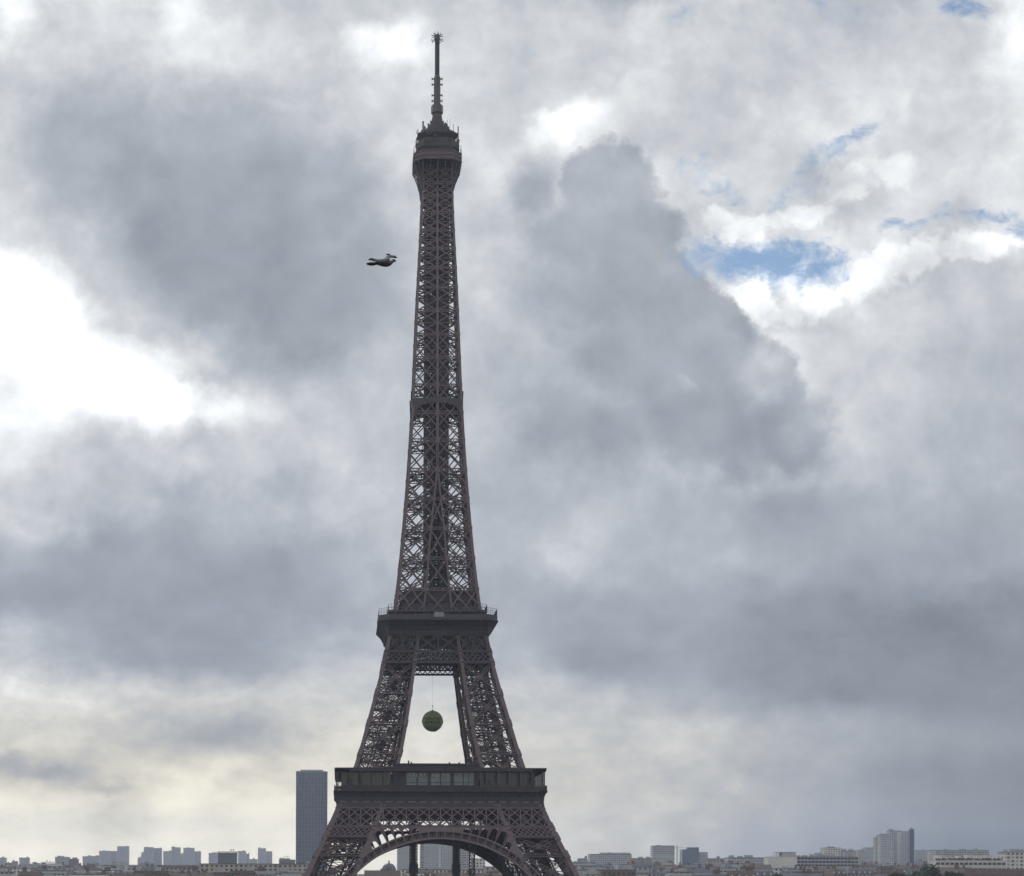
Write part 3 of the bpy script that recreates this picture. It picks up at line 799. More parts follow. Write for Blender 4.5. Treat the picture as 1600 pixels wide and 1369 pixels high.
def make_core():
    mb = MB()
    def hw(z): return min(3.9, W(z) - 1.0)
    z = 118.0
    while z < 279:
        z2 = min(z + 2.35, 280); a, b = hw(z), hw(z2)
        for k in range(4):
            c, s_ = round(math.cos(k*math.pi/2)), round(math.sin(k*math.pi/2))
            def rt(x, y, zz): return Vector((x*c - y*s_, x*s_ + y*c, zz))
            mb.bar(rt(-a, -a, z), rt(-b, -b, z2), .75)
            mb.bar(rt(-a*.36, -a, z), rt(-b*.36, -b, z2), .5); mb.bar(rt(a*.36, -a, z), rt(b*.36, -b, z2), .5)
            mb.bar(rt(-b, -b, z2), rt(b, -b, z2), .38)
            for u0, u1 in ((-1, -.36), (.36, 1)):
                mb.bar(rt(u0*a, -a, z), rt(u1*b, -b, z2), .34); mb.bar(rt(u1*a, -a+.05, z), rt(u0*b, -b+.05, z2), .34)
            mb.bar(rt(0, -a, z), rt(0, 0, z2), .3); mb.bar(rt(-b, -b, z2), rt(0, 0, z2), .34)
            mb.bar(rt(-.7, -.7, z), rt(-.7, -.7, z2), .55)
        # stair flights
        sg = 1 if int(z / 2.35) % 2 else -1
        for y in (-2.6, 2.2):
            mb.bar((-sg*a*.85, y, z), (sg*b*.85, y, z2), .9, .25)
        z = z2
    for zc, h in ((150, 4.5), (222, 4.0), (178, 4.0)):
        a = hw(zc)
        mb.box(-a*.9, a*.9, -a*.7, a*.7, zc, zc+h)
    return mb
make_core().build('lift_core', IRON, tower)
ip = MB()
zi = 195.6; wi_ = W(zi)
ip.prism([(-wi_+.3,-wi_+.3),(wi_-.3,-wi_+.3),(wi_-.3,wi_-.3),(-wi_+.3,wi_-.3)], zi-.4, zi+.5)
for k in range(4):
    c, s_ = round(math.cos(k*math.pi/2)), round(math.sin(k*math.pi/2))
    def rt(x, y, zz): return Vector((x*c - y*s_, x*s_ + y*c, zz))
    N = 16
    for i in range(N):
        ua, ub = -1 + 2*i/N, -1 + 2*(i+1)/N
        za_, zb_ = zi - .9 - 2.6*abs(ua)**2.2, zi - .9 - 2.6*abs(ub)**2.2
        y = -wi_ - .1
        ip.hexa([rt(ua*wi_, y, za_), rt(ub*wi_, y, zb_), rt(ub*wi_, y+.8, zb_), rt(ua*wi_, y+.8, za_),
                 rt(ua*wi_, y, zi+1.4-1.2*abs(ua)), rt(ub*wi_, y, zi+1.4-1.2*abs(ub)), rt(ub*wi_, y+.8, zi+1.4-1.2*abs(ub)), rt(ua*wi_, y+.8, zi+1.4-1.2*abs(ua))])
    ip.bar(rt(-wi_*.75, -wi_-.15, zi+3.6), rt(wi_*.75*0, -wi_-.15, zi-4.5), .45, .4); ip.bar(rt(wi_*.75, -wi_-.15, zi+3.6), rt(0, -wi_-.15, zi-4.5), .45, .4)
ip.build('intermediate_platform', IRON, tower)

# ------------------------------------------------------------------ third platform and mast
t3 = MB()
prof3 = [(270.5, 5.6, 5.4), (273.0, 5.85, 5.4), (276.3, 6.75, 5.4), (279.0, 7.85, 5.35), (280.2, 8.45, 5.35)]
for k in range(4):
    c, s_ = round(math.cos(k*math.pi/2)), round(math.sin(k*math.pi/2))
    def rt(x, y, zz): return Vector((x*c - y*s_, x*s_ + y*c, zz))
    for u in (-5.3, -2.65, 0, 2.65, 5.3):
        for (za, ha, _), (zb, hb, _) in zip(prof3, prof3[1:]): t3.bar(rt(u, -ha, za), rt(u, -hb, zb), .32, .4)
        t3.bar(rt(u, -5.55, 271), rt(u, -5.55, 280), .34)
        t3.bar(rt(u, -5.6, 277), rt(u, -8.3, 280.0), .2)
    for (za, ha, fa), (zb, hb, fb) in zip(prof3, prof3[1:]):
        t3.bar(rt(-(ha+fa)/2, -(ha+fa)/2, za), rt(-(hb+fb)/2, -(hb+fb)/2, zb), .35)
    t3.bar(rt(-5.5, -5.6, 275.6), rt(5.5, -5.6, 275.6), .3)
t3.prism(octa(8.45, 5.35), 280.2, 280.5)
platform3 = t3.build('third_platform', IRON, tower)
cb = MB(); cb.prism(octa(8.25, 5.25), 280.5, 283.2); cab = cb.build('cabin', IRON2, platform3)
cf = MB()
for i, (x, y) in enumerate(octa(8.32, 5.3)): cf.bar((x, y, 280.5), (x, y, 283.4), .3)
o8 = octa(8.45, 5.35)
for i in range(8):
    a, b = o8[i], o8[(i+1) % 8]
    for z in (280.65, 281.9, 283.3): cf.bar((*a, z), (*b, z), .22)
    for j in range(1, 5): cf.bar((a[0]+(b[0]-a[0])*j/5, a[1]+(b[1]-a[1])*j/5, 280.6), (a[0]+(b[0]-a[0])*j/5, a[1]+(b[1]-a[1])*j/5, 283.2), .12)
cf.build('frame', IRON2, cab)
cg = fence(octa(8.3, 5.2), 283.2, 285.9, .9, .07, (1.0, .5))
cg.build('railing', DARK_MTL, platform3)
ic = MB(); ic.prism(octa(6.9, 4.6), 283.2, 287.6)
for i, (x, y) in enumerate(octa(7.4, 4.95)): ic.bar((x, y, 283), (x, y, 287.6), .3)
ic.prism(octa(7.5, 5.0), 285.2, 285.5); ic.prism(octa(6.0, 4.0), 287.6, 289.4)
ic.ring(lift(octa(5.6, 3.8), 288.4), lift(octa(7.15, 4.7), 290.3)); ic.prism(octa(7.15, 4.7), 290.3, 290.75)
rc = random.Random(9)
for _ in range(90):
    an = rc.choice((0, 1, 2, 3)) * math.pi/2; u = rc.uniform(-5.2, 5.2); z = rc.uniform(284, 290); w_, h_ = rc.uniform(.2, .9), rc.uniform(.3, 1.2)
    c, s_ = round(math.cos(an)), round(math.sin(an)); y = -7.0 - rc.uniform(0, .35)
    pts = [(u, y, z), (u, y, z+h_)]
    ic.bar(*[(p[0]*c - p[1]*s_, p[0]*s_ + p[1]*c, p[2]) for p in pts], w_, .3, (c, s_, 0) if False else None)
ic.build('upper_cabin', IRON, platform3)
dm = MB()
for (za, ra), (zb, rb) in zip([(290.7, 4.6), (292.2, 3.3), (294.0, 2.5), (296.0, 2.0), (298.2, 1.7)], [(292.2, 3.3), (294.0, 2.5), (296.0, 2.0), (298.2, 1.7), (299.4, 1.5)]):
    dm.ring(lift(octa(ra, ra*.5), za), lift(octa(rb, rb*.5), zb))
dome = dm.build('lantern', IRON, tower)
aer = MB(); ra = random.Random(3)
for _ in range(330):
    an = ra.uniform(0, 2*math.pi); rr = ra.uniform(1.8, 6.8)
    base = 290.7; h = ra.uniform(.45, 1.0) * max(1.7, 9.6 - rr*1.27)
    x, y = rr*math.cos(an), rr*math.sin(an)
    aer.bar((x, y, base-.3), (x + ra.uniform(-.2, .2), y, base+h), ra.choice((.14, .2, .3)))
    if ra.random() < .55: aer.bar((x-.5, y, base+h*.8), (x+.5, y, base+h*.8), .14)
    if ra.random() < .3: aer.box(x-.25, x+.25, y-.2, y+.2, base+h*.4, base+h)
for x, z0, z1, t in ((-5.1, 290.5, 295.4, .55), (-4.6, 290.5, 293.8, .3), (7.3, 286.8, 293.6, .38), (-6.9, 290, 292.6, .25), (-7.3, 291, 292.2, .2), (5.6, 290.6, 294.4, .16), (3.4, 291, 296, .14), (4.4, 291, 296.4, .1)):
    aer.bar((x, -3.5, z0), (x, -3.5, z1), t)
for sg in (-1, 1): aer.bar((sg*2.0, -2, 293.5), (sg*3.3, -2, 295.2), .35); aer.bar((sg*3.3, -2, 295.2), (sg*3.3, -2, 293.4), .3)
aer.build('aerials', DARK_MTL, dome)
def dish(x, y, z, r):
    mb = MB(); mb.tube([(x, y, z), (x, y-.1, z), (x, y-.35, z)], [r*.55, r, r*1.02], 14); return mb
dish(7.0, -3.4, 288.4, .85).build('dish', WHITE_DISH, tower); dish(-7.2, -3.0, 288.3, .7).build('dish', WHITE_DISH, tower)
ms = MB()
ms.tube([(0,0,299.2),(0,0,299.6),(0,0,302.3),(0,0,302.6)], [1.5,2.15,2.1,1.2], 8)
ms.tube([(0,0,302.2),(0,0,312.4),(0,0,313.2)], [1.25,1.15,.8], 8)
for z in (304.1, 306.1, 309.9, 311.9):
    for k in range(4):
        c, s_ = math.cos(k*math.pi/2), math.sin(k*math.pi/2)
        ms.bar((c*.8, s_*.8, z), (c*1.85, s_*1.85, z), .34); ms.bar((c*1.8, s_*1.8, z-.45), (c*1.8, s_*1.8, z+.45), .3)
for sx, sy in ((1,1),(1,-1),(-1,1),(-1,-1)): ms.bar((sx*.66, sy*.66, 312.8), (sx*.66, sy*.66, 326.0), .26)
z = 313.0; fl_ = 0
while z < 325.6:
    z2 = z + 1.05
    for k in range(4):
        c, s_ = round(math.cos(k*math.pi/2)), round(math.sin(k*math.pi/2))
        def rt(x, y, zz): return Vector((x*c - y*s_, x*s_ + y*c, zz))
        ms.bar(rt(-.66, -.66, z), rt(.66, -.66, z2), .18); ms.bar(rt(.66, -.66, z), rt(-.66, -.66, z2), .18); ms.bar(rt(-.66, -.66, z2), rt(.66, -.66, z2), .24)
    ms.bar((0, 0, z), (0, 0, z2), .42)
    z = z2
mast = ms.build('mast', DARK_MTL, tower)
cr = MB(); cr.tube([(0,0,325.2),(0,0,325.8),(0,0,327.4),(0,0,327.9)], [.7,1.0,.95,.3], 10)
for k in range(8):
    a = 2*math.pi*k/8 + .2; c, s_ = math.cos(a), math.sin(a)
    cr.bar((c*.8, s_*.8, 325.8), (c*2.1, s_*2.1, 325.4), .18); cr.bar((c*.8, s_*.8, 327.0), (c*2.2, s_*2.2, 327.3), .18)
    cr.bar((c*2.1, s_*2.1, 325.4), (c*2.1, s_*2.1, 326.0), .14); cr.bar((c*1.2, s_*1.2, 327.1), (c*1.3, s_*1.3, 328.3), .1)
cr.bar((0, 0, 327.6), (0, 0, 329.0), .12)
cr.build('crown', DARK_MTL, mast)

# ------------------------------------------------------------------ ground
def terr(d):
    """height of the ground d metres in front of the camera: esplanade, river side, then the city rising slowly"""
    if d < 330:
        u = min(max((330 - d) / 260, 0), 1); return 25.9 * u*u*(3-2*u)
    if d > 1000: return 50 * (1 - math.exp(-(d - 1000) / 2200))
    return 0.0
gd = MB()
ys = [-60, 0, 30, 70, 100, 130, 160, 200, 240, 280, 330, 500, 800, 1000] + [1000 + 150*i for i in range(1, 60)]
xs = [-8800, -5000, -2500, -1200, -500, 0, 500, 1200, 2500, 5000, 8800]
idx = {}
for j, d in enumerate(ys):
    for i, x in enumerate(xs):
        idx[i, j] = len(gd.v); gd.v.append((x, EYE.y + d, terr(d)))
for j in range(len(ys)-1):
    for i in range(len(xs)-1):
        gd.f.append((idx[i, j], idx[i+1, j], idx[i+1, j+1], idx[i, j+1])); gd.m.append(0)
def ground_mat():
    m = bpy.data.materials.new('ground_mix'); m.use_nodes = True
    t = NT(m.node_tree); b = t.n['Principled BSDF']; tc = t.node('ShaderNodeTexCoord')
    a = t.noise(tc.outputs['Object'], 0.012, 6, 0.6); c = t.noise(tc.outputs['Object'], 0.3, 6, 0.65)
    col = t.mix(t.rng(a, .42, .58), (.05, .068, .03), (.105, .095, .08)); col = t.mix(t.math('MULTIPLY', c, .5), col, (.05, .048, .045))
    t.l.new(col, b.inputs['Base Color']); b.inputs['Roughness'].default_value = .95
    return m
tag(gd.build('ground', ground_mat()), kind='structure')

# ------------------------------------------------------------------ haze
hz = MB(); hz.box(-9200, 9200, EYE.y - 70, EYE.y + 9900, -1.5, 333.0)
hm = bpy.data.materials.new('haze_air'); hm.use_nodes = True
_t = NT(hm.node_tree); _t.n.remove(_t.n['Principled BSDF'])
_v = _t.node('ShaderNodeVolumePrincipled'); _v.inputs['Color'].default_value = (*HAZE_COL, 1); _v.inputs['Density'].default_value = HAZE_DENS
_v.inputs['Anisotropy'].default_value = 0.2
_t.l.new(_v.outputs[0], [n for n in _t.n if n.type == 'OUTPUT_MATERIAL'][0].inputs['Volume'])
haze = tag(hz.build('haze', hm), kind='stuff')

# ------------------------------------------------------------------ city materials
def facade(name, wall, win=(.045, .05, .06), bay=3.0, storey=3.1, fx=(.28, .72), fz=(.28, .8), vary=.1, lit=.25):
    """wall with rows of windows laid out in the building's own metres"""
    m = bpy.data.materials.new(name); m.use_nodes = True
    t = NT(m.node_tree); b = t.n['Principled BSDF']; tc = t.node('ShaderNodeTexCoord')
    o = t.sep(tc.outputs['Object']); n = t.sep(tc.outputs['Normal'])
    ax = t.math('GREATER_THAN', t.math('ABSOLUTE', n[0]), .6)
    u = t.math('ADD', t.math('MULTIPLY', o[1], ax), t.math('MULTIPLY', o[0], t.math('SUBTRACT', 1.0, ax)))
    uu, vv = t.math('DIVIDE', t.math('ADD', u, 500), bay), t.math('DIVIDE', t.math('ADD', o[2], .4), storey)
    fu, fv = t.math('FRACT', uu), t.math('FRACT', vv)
    def band(f, a, c): return t.math('MULTIPLY', t.math('GREATER_THAN', f, a), t.math('LESS_THAN', f, c))
    w = t.math('MULTIPLY', band(fu, *fx), band(fv, *fz))
    w = t.math('MULTIPLY', w, t.math('LESS_THAN', t.math('ABSOLUTE', n[2]), .5))
    wn = t.node('ShaderNodeTexWhiteNoise', noise_dimensions='2D')
    t.l.new(t.xyz(t.math('FLOOR', uu), t.math('FLOOR', vv), 0.0), wn.inputs[0])
    blind = t.math('GREATER_THAN', wn.outputs[0], 1 - lit)
    wc = t.mix(t.math('MULTIPLY', blind, .55), win, tuple(min(.5, c*1.0) for c in wall))
    ns = t.noise(tc.outputs['Object'], .12, 5, .6)
    wl = t.vmath('SCALE', tuple(wall), scale=t.rng(ns, .3, .7, 1-vary, 1+vary, smooth=False))
    t.l.new(t.mix(w, wl, wc), b.inputs['Base Color'])
    t.l.new(t.math('SUBTRACT', .85, t.math('MULTIPLY', w, .6)), b.inputs['Roughness'])
    return m
CREAM = facade('cream_render', (.27, .245, .215)); WHITE = facade('white_render', (.56, .54, .50), bay=3.6, storey=3.0, fx=(.2, .75))
PALE = facade('pale_stone', (.36, .33, .29), bay=2.7, storey=3.3, fx=(.3, .68)); BRICK = facade('brown_brick', (.15, .11, .095), bay=2.9)
CONC = facade('grey_concrete', (.38, .38, .38), bay=3.2, storey=2.9, fx=(.15, .85), fz=(.35, .75)); BLUEG = facade('grey_tower_render', (.40, .41, .43), bay=2.8, storey=2.8, fx=(.25, .75), fz=(.35, .8))
STRIP = facade('banded_concrete', (.42, .41, .4), bay=40, storey=3.2, fx=(0, 1), fz=(.42, .8)); GLAZED = facade('blue_green_glass', (.07, .13, .15), (.05, .09, .12), 1.5, 3.3, (.1, .9), (.1, .9), .2)
BLUEGL = facade('blue_glass', (.05, .075, .13), (.03, .05, .1), 1.6, 3.4, (.1, .9), (.2, .9), .2)
SLABM = facade('dark_curtain_wall', (.085, .09, .105), (.03, .036, .05), 5.6, 7.2, (.3, 1.0), (.16, 1.0), .12, .3)
DARKC = facade('dark_office', (.09, .09, .1), bay=2.4, storey=3.2, fx=(.1, .9))
ZINC = mat('zinc_roof', (.085, .09, .102), .5, .2, .2, .2); TILE = mat('brown_tile_roof', (.105, .078, .068), .85, 0, .25, .3)
ROOFG = mat('gravel_roof', (.14, .14, .14), .9, 0, .2, .2); CHIM = mat('chimney_brick', (.15, .105, .085), .9, 0, .25, .6); POTS = mat('plant_room', (.34, .34, .34), .8, 0, .15, .2)
CRANE_O = mat('crane_orange', (.5, .2, .09), .6); CRANE_W = mat('crane_pale', (.5, .46, .38), .6); WINDOW = mat('dark_window', (.04, .045, .055), .2, 0, .25, .4)
PARAP = mat('pale_parapet', (.5, .48, .44), .85, 0, .12, .2)

# ------------------------------------------------------------------ building kit
def box_mesh(name, m, x0, x1, y0, y1, z0, z1):
    b = MB(); b.box(x0, x1, y0, y1, z0, z1); return b.mesh(name, m)
HOR = []                                              # what stands where, for leaving out what nothing shows of
def chimneys(root, w, dep, h, r_, n):
    for _ in range(n):
        b = MB(); x = r_.uniform(-w*.42, w*.42); y = r_.uniform(-dep*.2, dep*.25); l = r_.uniform(1.2, 3.4); t = h + r_.uniform(1.4, 3.0)
        b.box(x-l/2, x+l/2, y-.4, y+.4, h-2.5, t)
        k = int(l / .5)
        for i in range(k): b.box(x-l/2+.1+i*.5, x-l/2+.4+i*.5, y-.16, y+.16, t, t+.55)
        link('chimney', b.mesh('chimney', CHIM), root)
def house(px0, px1, py, d, dep, wall, kind, label, cat='building', group=None, roofm=None, seed=0, base=None, name='city_building', rooms=2):
    r_ = random.Random(seed or int(px0*7 + d))
    a, b_ = at(px0, py, d), at(px1, py, d)
    w = b_.x - a.x; top = (a.z + b_.z)/2; z0 = terr(d) - .3; xc = (a.x + b_.x)/2
    h = top - z0
    root = thing(name, label, cat, (xc, EYE.y + d + dep/2, z0), 0, group)
    X, Y = w/2, dep/2
    if kind == 'mansard':
        e = h - r_.uniform(4.2, 5.6); link('wall', box_mesh('wall', wall, -X, X, -Y, Y, 0, e), root)
        rb = MB(); i1, i2 = min(1.5, X*.2), min(3.2, Y*.5)
        l0 = [(-X-.2, -Y-.25, e), (X+.2, -Y-.25, e), (X+.2, Y+.25, e), (-X-.2, Y+.25, e)]
        l1 = [(-X+.5, -Y+1.3, e+3.2), (X-.5, -Y+1.3, e+3.2), (X-.5, Y-1.3, e+3.2), (-X+.5, Y-1.3, e+3.2)]
        l2 = [(-X+.6, -Y+i2+1, h), (X-.6, -Y+i2+1, h), (X-.6, Y-i2-1, h), (-X+.6, Y-i2-1, h)]
        rb.ring(l0, l1); rb.ring(l1, l2); rb.poly(l2); rf_ = link('roof', rb.mesh('roof', roofm or ZINC), root)
        n = max(2, int(w / 4.2))
        dm_ = MB()
        for i in range(n):
            x = -X + w*(i+.5)/n; dm_.box(x-.65, x+.65, -Y+.1, -Y+2.2, e+.4, e+2.3)
        link('dormer', dm_.mesh('dormer', [PARAP]), rf_); chimneys(root, w, dep, h, r_, max(2, int(w/9)))
    elif kind == 'gable':
        e = h - r_.uniform(3.0, 4.5); link('wall', box_mesh('wall', wall, -X, X, -Y, Y, 0, e), root)
        rb = MB(); o = .4
        rb.quad((-X-o, -Y-o, e-.2), (X+o, -Y-o, e-.2), (X+o, 0, h), (-X-o, 0, h)); rb.quad((X+o, Y+o, e-.2), (-X-o, Y+o, e-.2), (-X-o, 0, h), (X+o, 0, h))
        rb.poly([(-X, -Y, e), (-X, 0, h-.25), (-X, Y, e)]); rb.poly([(X, -Y, e), (X, Y, e), (X, 0, h-.25)])
        link('roof', rb.mesh('roof', roofm or TILE), root); chimneys(root, w, dep, h-1, r_, max(1, int(w/11)))
    else:
        link('wall', box_mesh('wall', wall, -X, X, -Y, Y, 0, h-.6), root)
        rb = MB(); rb.box(-X-.15, X+.15, -Y-.15, Y+.15, h-.6, h); rf_ = link('roof', rb.mesh('roof', roofm or ROOFG), root)
        for _ in range(rooms):
            q = r_.uniform(1.2, min(5, max(1.5, X*.6))); x = r_.uniform(-X+q, X-q) if X > q else 0; y = r_.uniform(-Y*.5, Y*.3)
            link('plant_room', box_mesh('plant_room', POTS, x-q, x+q, y-1.5, y+1.5, h, h + r_.uniform(1.2, 3.0)), rf_)
        if rooms > 1:
            b = MB(); x = r_.uniform(-X*.8, X*.8); b.bar((x, 0, h), (x, 0, h+r_.uniform(2.5, 5)), .18); link('aerial', b.mesh('aerial', DARK_MTL), rf_)
    HOR.append((px0, px1, py, d))
    return root, X, Y, h

# ------------------------------------------------------------------ skyline, one by one (pixel left, right, top; metres away)
def T(px0, px1, py, d, dep, wall, label, kind='flat', cat='building', rooms=1, roofm=None, name='tower_block', group=None):
    return house(px0, px1, py, d, dep, wall, kind, label, cat, group, roofm, 0, None, name, rooms)
T(-8, 7, 1340, 4300, 30, BLUEG, 'grey block cut off by the left edge of the view', name='apartment_block')
T(18, 26, 1345.5, 3300, 14, CREAM, 'tiny cream house between two grey blocks at far left', 'gable', name='city_building')
T(30, 43.5, 1340, 4600, 30, BLUEG, 'small grey block with rounded top standing alone at far left', name='apartment_block')
T(62, 85, 1346.5, 2900, 30, WHITE, 'low whitish building with broad shallow gable at far left', 'gable', name='city_building', roofm=PARAP)
T(86, 107, 1339, 3600, 25, CONC, 'wide grey block with flat top, left of a lower brown one', name='apartment_block', rooms=2)
T(107.5, 121, 1342, 3500, 20, BRICK, 'low brown block joined to the right of a wider grey one', name='apartment_block')
T(129, 154, 1338, 4700, 30, BLUEG, 'low wide grey block just left of the twin stepped slabs', name='apartment_block', rooms=3)
T(155, 171.5, 1329.5, 5600, 30, BLUEG, 'left half of pale twin slabs beside the tallest leftmost tower')
T(172, 182.5, 1330, 5650, 30, CONC, 'narrow paler slab squeezed against the tallest leftmost tower')
T(183, 200.5, 1322.3, 5500, 28, BLUEG, 'tallest pale tower of the group at far left skyline')
T(215, 221, 1340.5, 5200, 15, BLUEG, 'low step of grey flats left of a broad pale tower')
T(220.5, 224.5, 1332, 5400, 15, BLUEG, 'thin grey shoulder against the left flank of a broad tower')
T(224.8, 239, 1323.8, 5600, 28, BLUEG, 'left and taller of two joined pale towers with brown caps')
T(239.3, 252, 1325.3, 5650, 28, CONC, 'right and lower of two joined pale towers with brown caps')
T(255, 267.6, 1330, 5900, 25, BLUEG, 'leftmost lowest slab of the stepped row of four towers')
T(268, 281.5, 1324, 5800, 25, CONC, 'second tower of the stepped row, tallest, with rounded cap')
T(282, 286, 1334, 6000, 20, BLUEG, 'low link between the second and third stepped towers')
T(286.4, 303, 1324.8, 5800, 25, BLUEG, 'widest tower of the stepped row of four')
T(303.4, 313.3, 1330.3, 5900, 25, CONC, 'rightmost lower slab of the stepped row of four towers')
T(326, 340, 1333, 5300, 25, BLUEG, 'pale ragged block behind the dark flat roofed office', rooms=3)
r0, X, Y, h = T(340.5, 369.5, 1332.5, 2600, 26, DARKC, 'dark grey office with overhanging flat roof and two aerials', rooms=0, name='office_block')
ov = MB(); ov.box(-X-1.2, X+1.2, -Y-1, Y+1, h+.9, h+1.7)
for x in (-X+1, X-1, 0): ov.box(x-.6, x+.6, -3, 3, h, h+.9)
ov.build('canopy_roof', ZINC, r0)
for x in (X*.35, X*.6):
    ar = MB(); ar.bar((x, 0, h+1.7), (x, 0, h+4.6), .3); ar.tube([(x, -.4, h+4.2), (x, .4, h+4.2)], [1.1, 1.1], 8); ar.build('aerial', DARK_MTL, r0)
T(372, 384, 1330, 5400, 25, BLUEG, 'pale tower just right of the dark flat roofed office')
T(384.3, 389.5, 1334, 5500, 20, CONC, 'narrow step joined to the pale tower beside the dark office')
T(390, 402, 1342.5, 4600, 25, BLUEG, 'low pale block with a spike between two pairs of towers', name='apartment_block')
T(403, 415, 1325.5, 5300, 25, BLUEG, 'dark capped tower nearest the tall dark skyscraper, on its left')
T(415.3, 425, 1330.3, 5400, 25, CONC, 'paler lower tower joined to the dark capped one near the skyscraper')
T(436, 461, 1343.2, 3000, 25, BRICK, 'low brown block with trees on the roof left of the skyscraper', name='apartment_block', rooms=3)
# long pale building in front, each window a part of its own
def windowed(px0, px1, py, d, dep, wallc, label, rows, nwin, ww, wh, roofh=0, rooff=None, name='long_building', z_first=2.2, pitch=3.4, group=None):
    a, b_ = at(px0, py, d), at(px1, py, d); z0 = terr(d) - .3; w = b_.x - a.x; h = (a.z+b_.z)/2 - z0
    root = thing(name, label, 'building', ((a.x+b_.x)/2, EYE.y + d + dep/2, z0), 0, group)
    X, Y = w/2, dep/2; e = h - roofh
    link('wall', box_mesh('wall', wallc, -X, X, -Y, Y, 0, e-.5), root)
    rb = MB(); rb.box(-X-.3, X+.3, -Y-.35, Y+.3, e-.5, e)
    if roofh:
        l0 = [(-X, -Y, e), (X, -Y, e), (X, Y, e), (-X, Y, e)]; l1 = [(-X+1.5, -Y+2.2, h), (X-1.5, -Y+2.2, h), (X-1.5, Y-2.2, h), (-X+1.5, Y-2.2, h)]
        rb.ring(l0, l1); rb.poly(l1)
    rf_ = link('roof', rb.mesh('roof', rooff or ZINC), root)
    wb = MB(); wb.box(-ww/2, ww/2, -.12, .1, 0, wh); wme = wb.mesh('window', WINDOW)
    sb = MB(); sb.box(-ww/2-.2, ww/2+.2, -.3, .1, -.25, 0); sme = sb.mesh('sill', PARAP)
    for r_ in range(rows):
        for i in range(nwin):
            x = -X + w*(i+.5)/nwin; z = e - z_first - wh - r_*pitch
            o = link('window', wme, root, 0, (x, -Y, z)); link('sill', sme, o)
    HOR.append((px0, px1, py, d))
    return root, X, Y, h, rf_
PLAIN_CREAM = mat('plain_cream_wall', (.42, .38, .32), .9, 0, .12, .15); PLAIN_WHITE = mat('plain_white_wall', (.6, .58, .54), .9, 0, .1, .15); PLAIN_BEIGE = mat('plain_beige_wall', (.34, .30, .26), .9, 0, .12, .15)
windowed(312, 480, 1349.5, 1450, 18, PLAIN_CREAM, 'long pale building with rows of dark windows left of the lattice tower', 3, 22, 1.9, 1.5, 0, None, 'long_building', 1.2, 2.9)
windowed(258, 311.5, 1351.5, 1480, 18, PLAIN_BEIGE, 'beige end wing at the left of the long pale building', 2, 8, 1.6, 1.5, 1.5, TILE, 'long_building', 1.0, 2.9)

# the dark skyscraper
d = 3309; a, b_ = at(462, 1203, d), at(512, 1203, d); z0 = terr(d) - .3; w = b_.x - a.x; h = a.z - z0; X = w/2; Y = 16
sky_r = thing('skyscraper', 'single tall dark slab skyscraper just left of the lattice tower', 'skyscraper', ((a.x+b_.x)/2, EYE.y + d + Y, z0))
def plan(k): return [(-X*k, -Y*.55), (-X*.84*k, -Y*.6), (-X*.82*k, -Y*.93), (-X*.3*k, -Y*1.0), (X*.3*k, -Y*1.0), (X*.82*k, -Y*.93), (X*.84*k, -Y*.6), (X*k, -Y*.55),
                     (X*k, Y*.55), (X*.84*k, Y*.6), (X*.82*k, Y*.93), (X*.3*k, Y), (-X*.3*k, Y), (-X*.82*k, Y*.93), (-X*.84*k, Y*.6), (-X*k, Y*.55)]
b = MB(); b.prism(plan(.985), 0, h-6.5); link('wall', b.mesh('wall', SLABM), sky_r)
b = MB(); b.prism(plan(1.0), h-6.4, h-5.2); b.prism(plan(.96), h-5.2, h-3.4); b.prism(plan(1.01), h-3.4, h-2.6); rf_ = link('roof', b.mesh('roof', DARKC), sky_r)
b = MB(); b.box(-X*.72, X*.72, -Y*.7, Y*.7, h-2.6, h+.6); link('plant_room', b.mesh('plant_room', POTS), rf_)
for x in (-X*.9, -X*.82, X*.86): b = MB(); b.box(x-1, x+1, -4, 4, h-2.6, h-1.2); link('vent', b.mesh('vent', DARKC), rf_)
b = MB()
for i in range(-9, 10): b.box(X*.082*i-.3, X*.082*i+.3, -Y*1.03, -Y*.9, 0, h-6.5)
link('mullions', b.mesh('mullions', [SLABM]), sky_r)
HOR.append((462, 512, 1203, 3309))

# under the arch
T(621, 646, 1318.5, 2500, 20, BLUEG, 'tall blue grey slab seen under the arch, at its left', name='tower_block')
T(657, 662.5, 1318, 2250, 18, STRIP, 'narrow beige stair tower under the arch against the wider slab', name='tower_block', rooms=0)
T(663, 711, 1313, 2240, 22, BLUEG, 'wide blue grey slab seen in the middle under the arch', name='tower_block')
T(711.3, 733, 1324, 2300, 22, CONC, 'lower grey slab under the arch right of the wide one', name='tower_block')
T(738, 758, 1341.5, 1900, 16, WHITE, 'small blank whitish block under the right of the arch', name='city_building', rooms=0)
windowed(627, 757, 1356.3, 1500, 18, PLAIN_WHITE, 'long white building with window rows under the arch', 2, 22, 1.4, 1.6, 1.2, ZINC, 'long_building', .8, 2.6)
windowed(757.5, 800, 1354, 1520, 18, PLAIN_BEIGE, 'beige building at the right foot of the arch opening', 2, 5, 1.3, 1.6, 0, None, 'long_building', 1.2, 2.8)
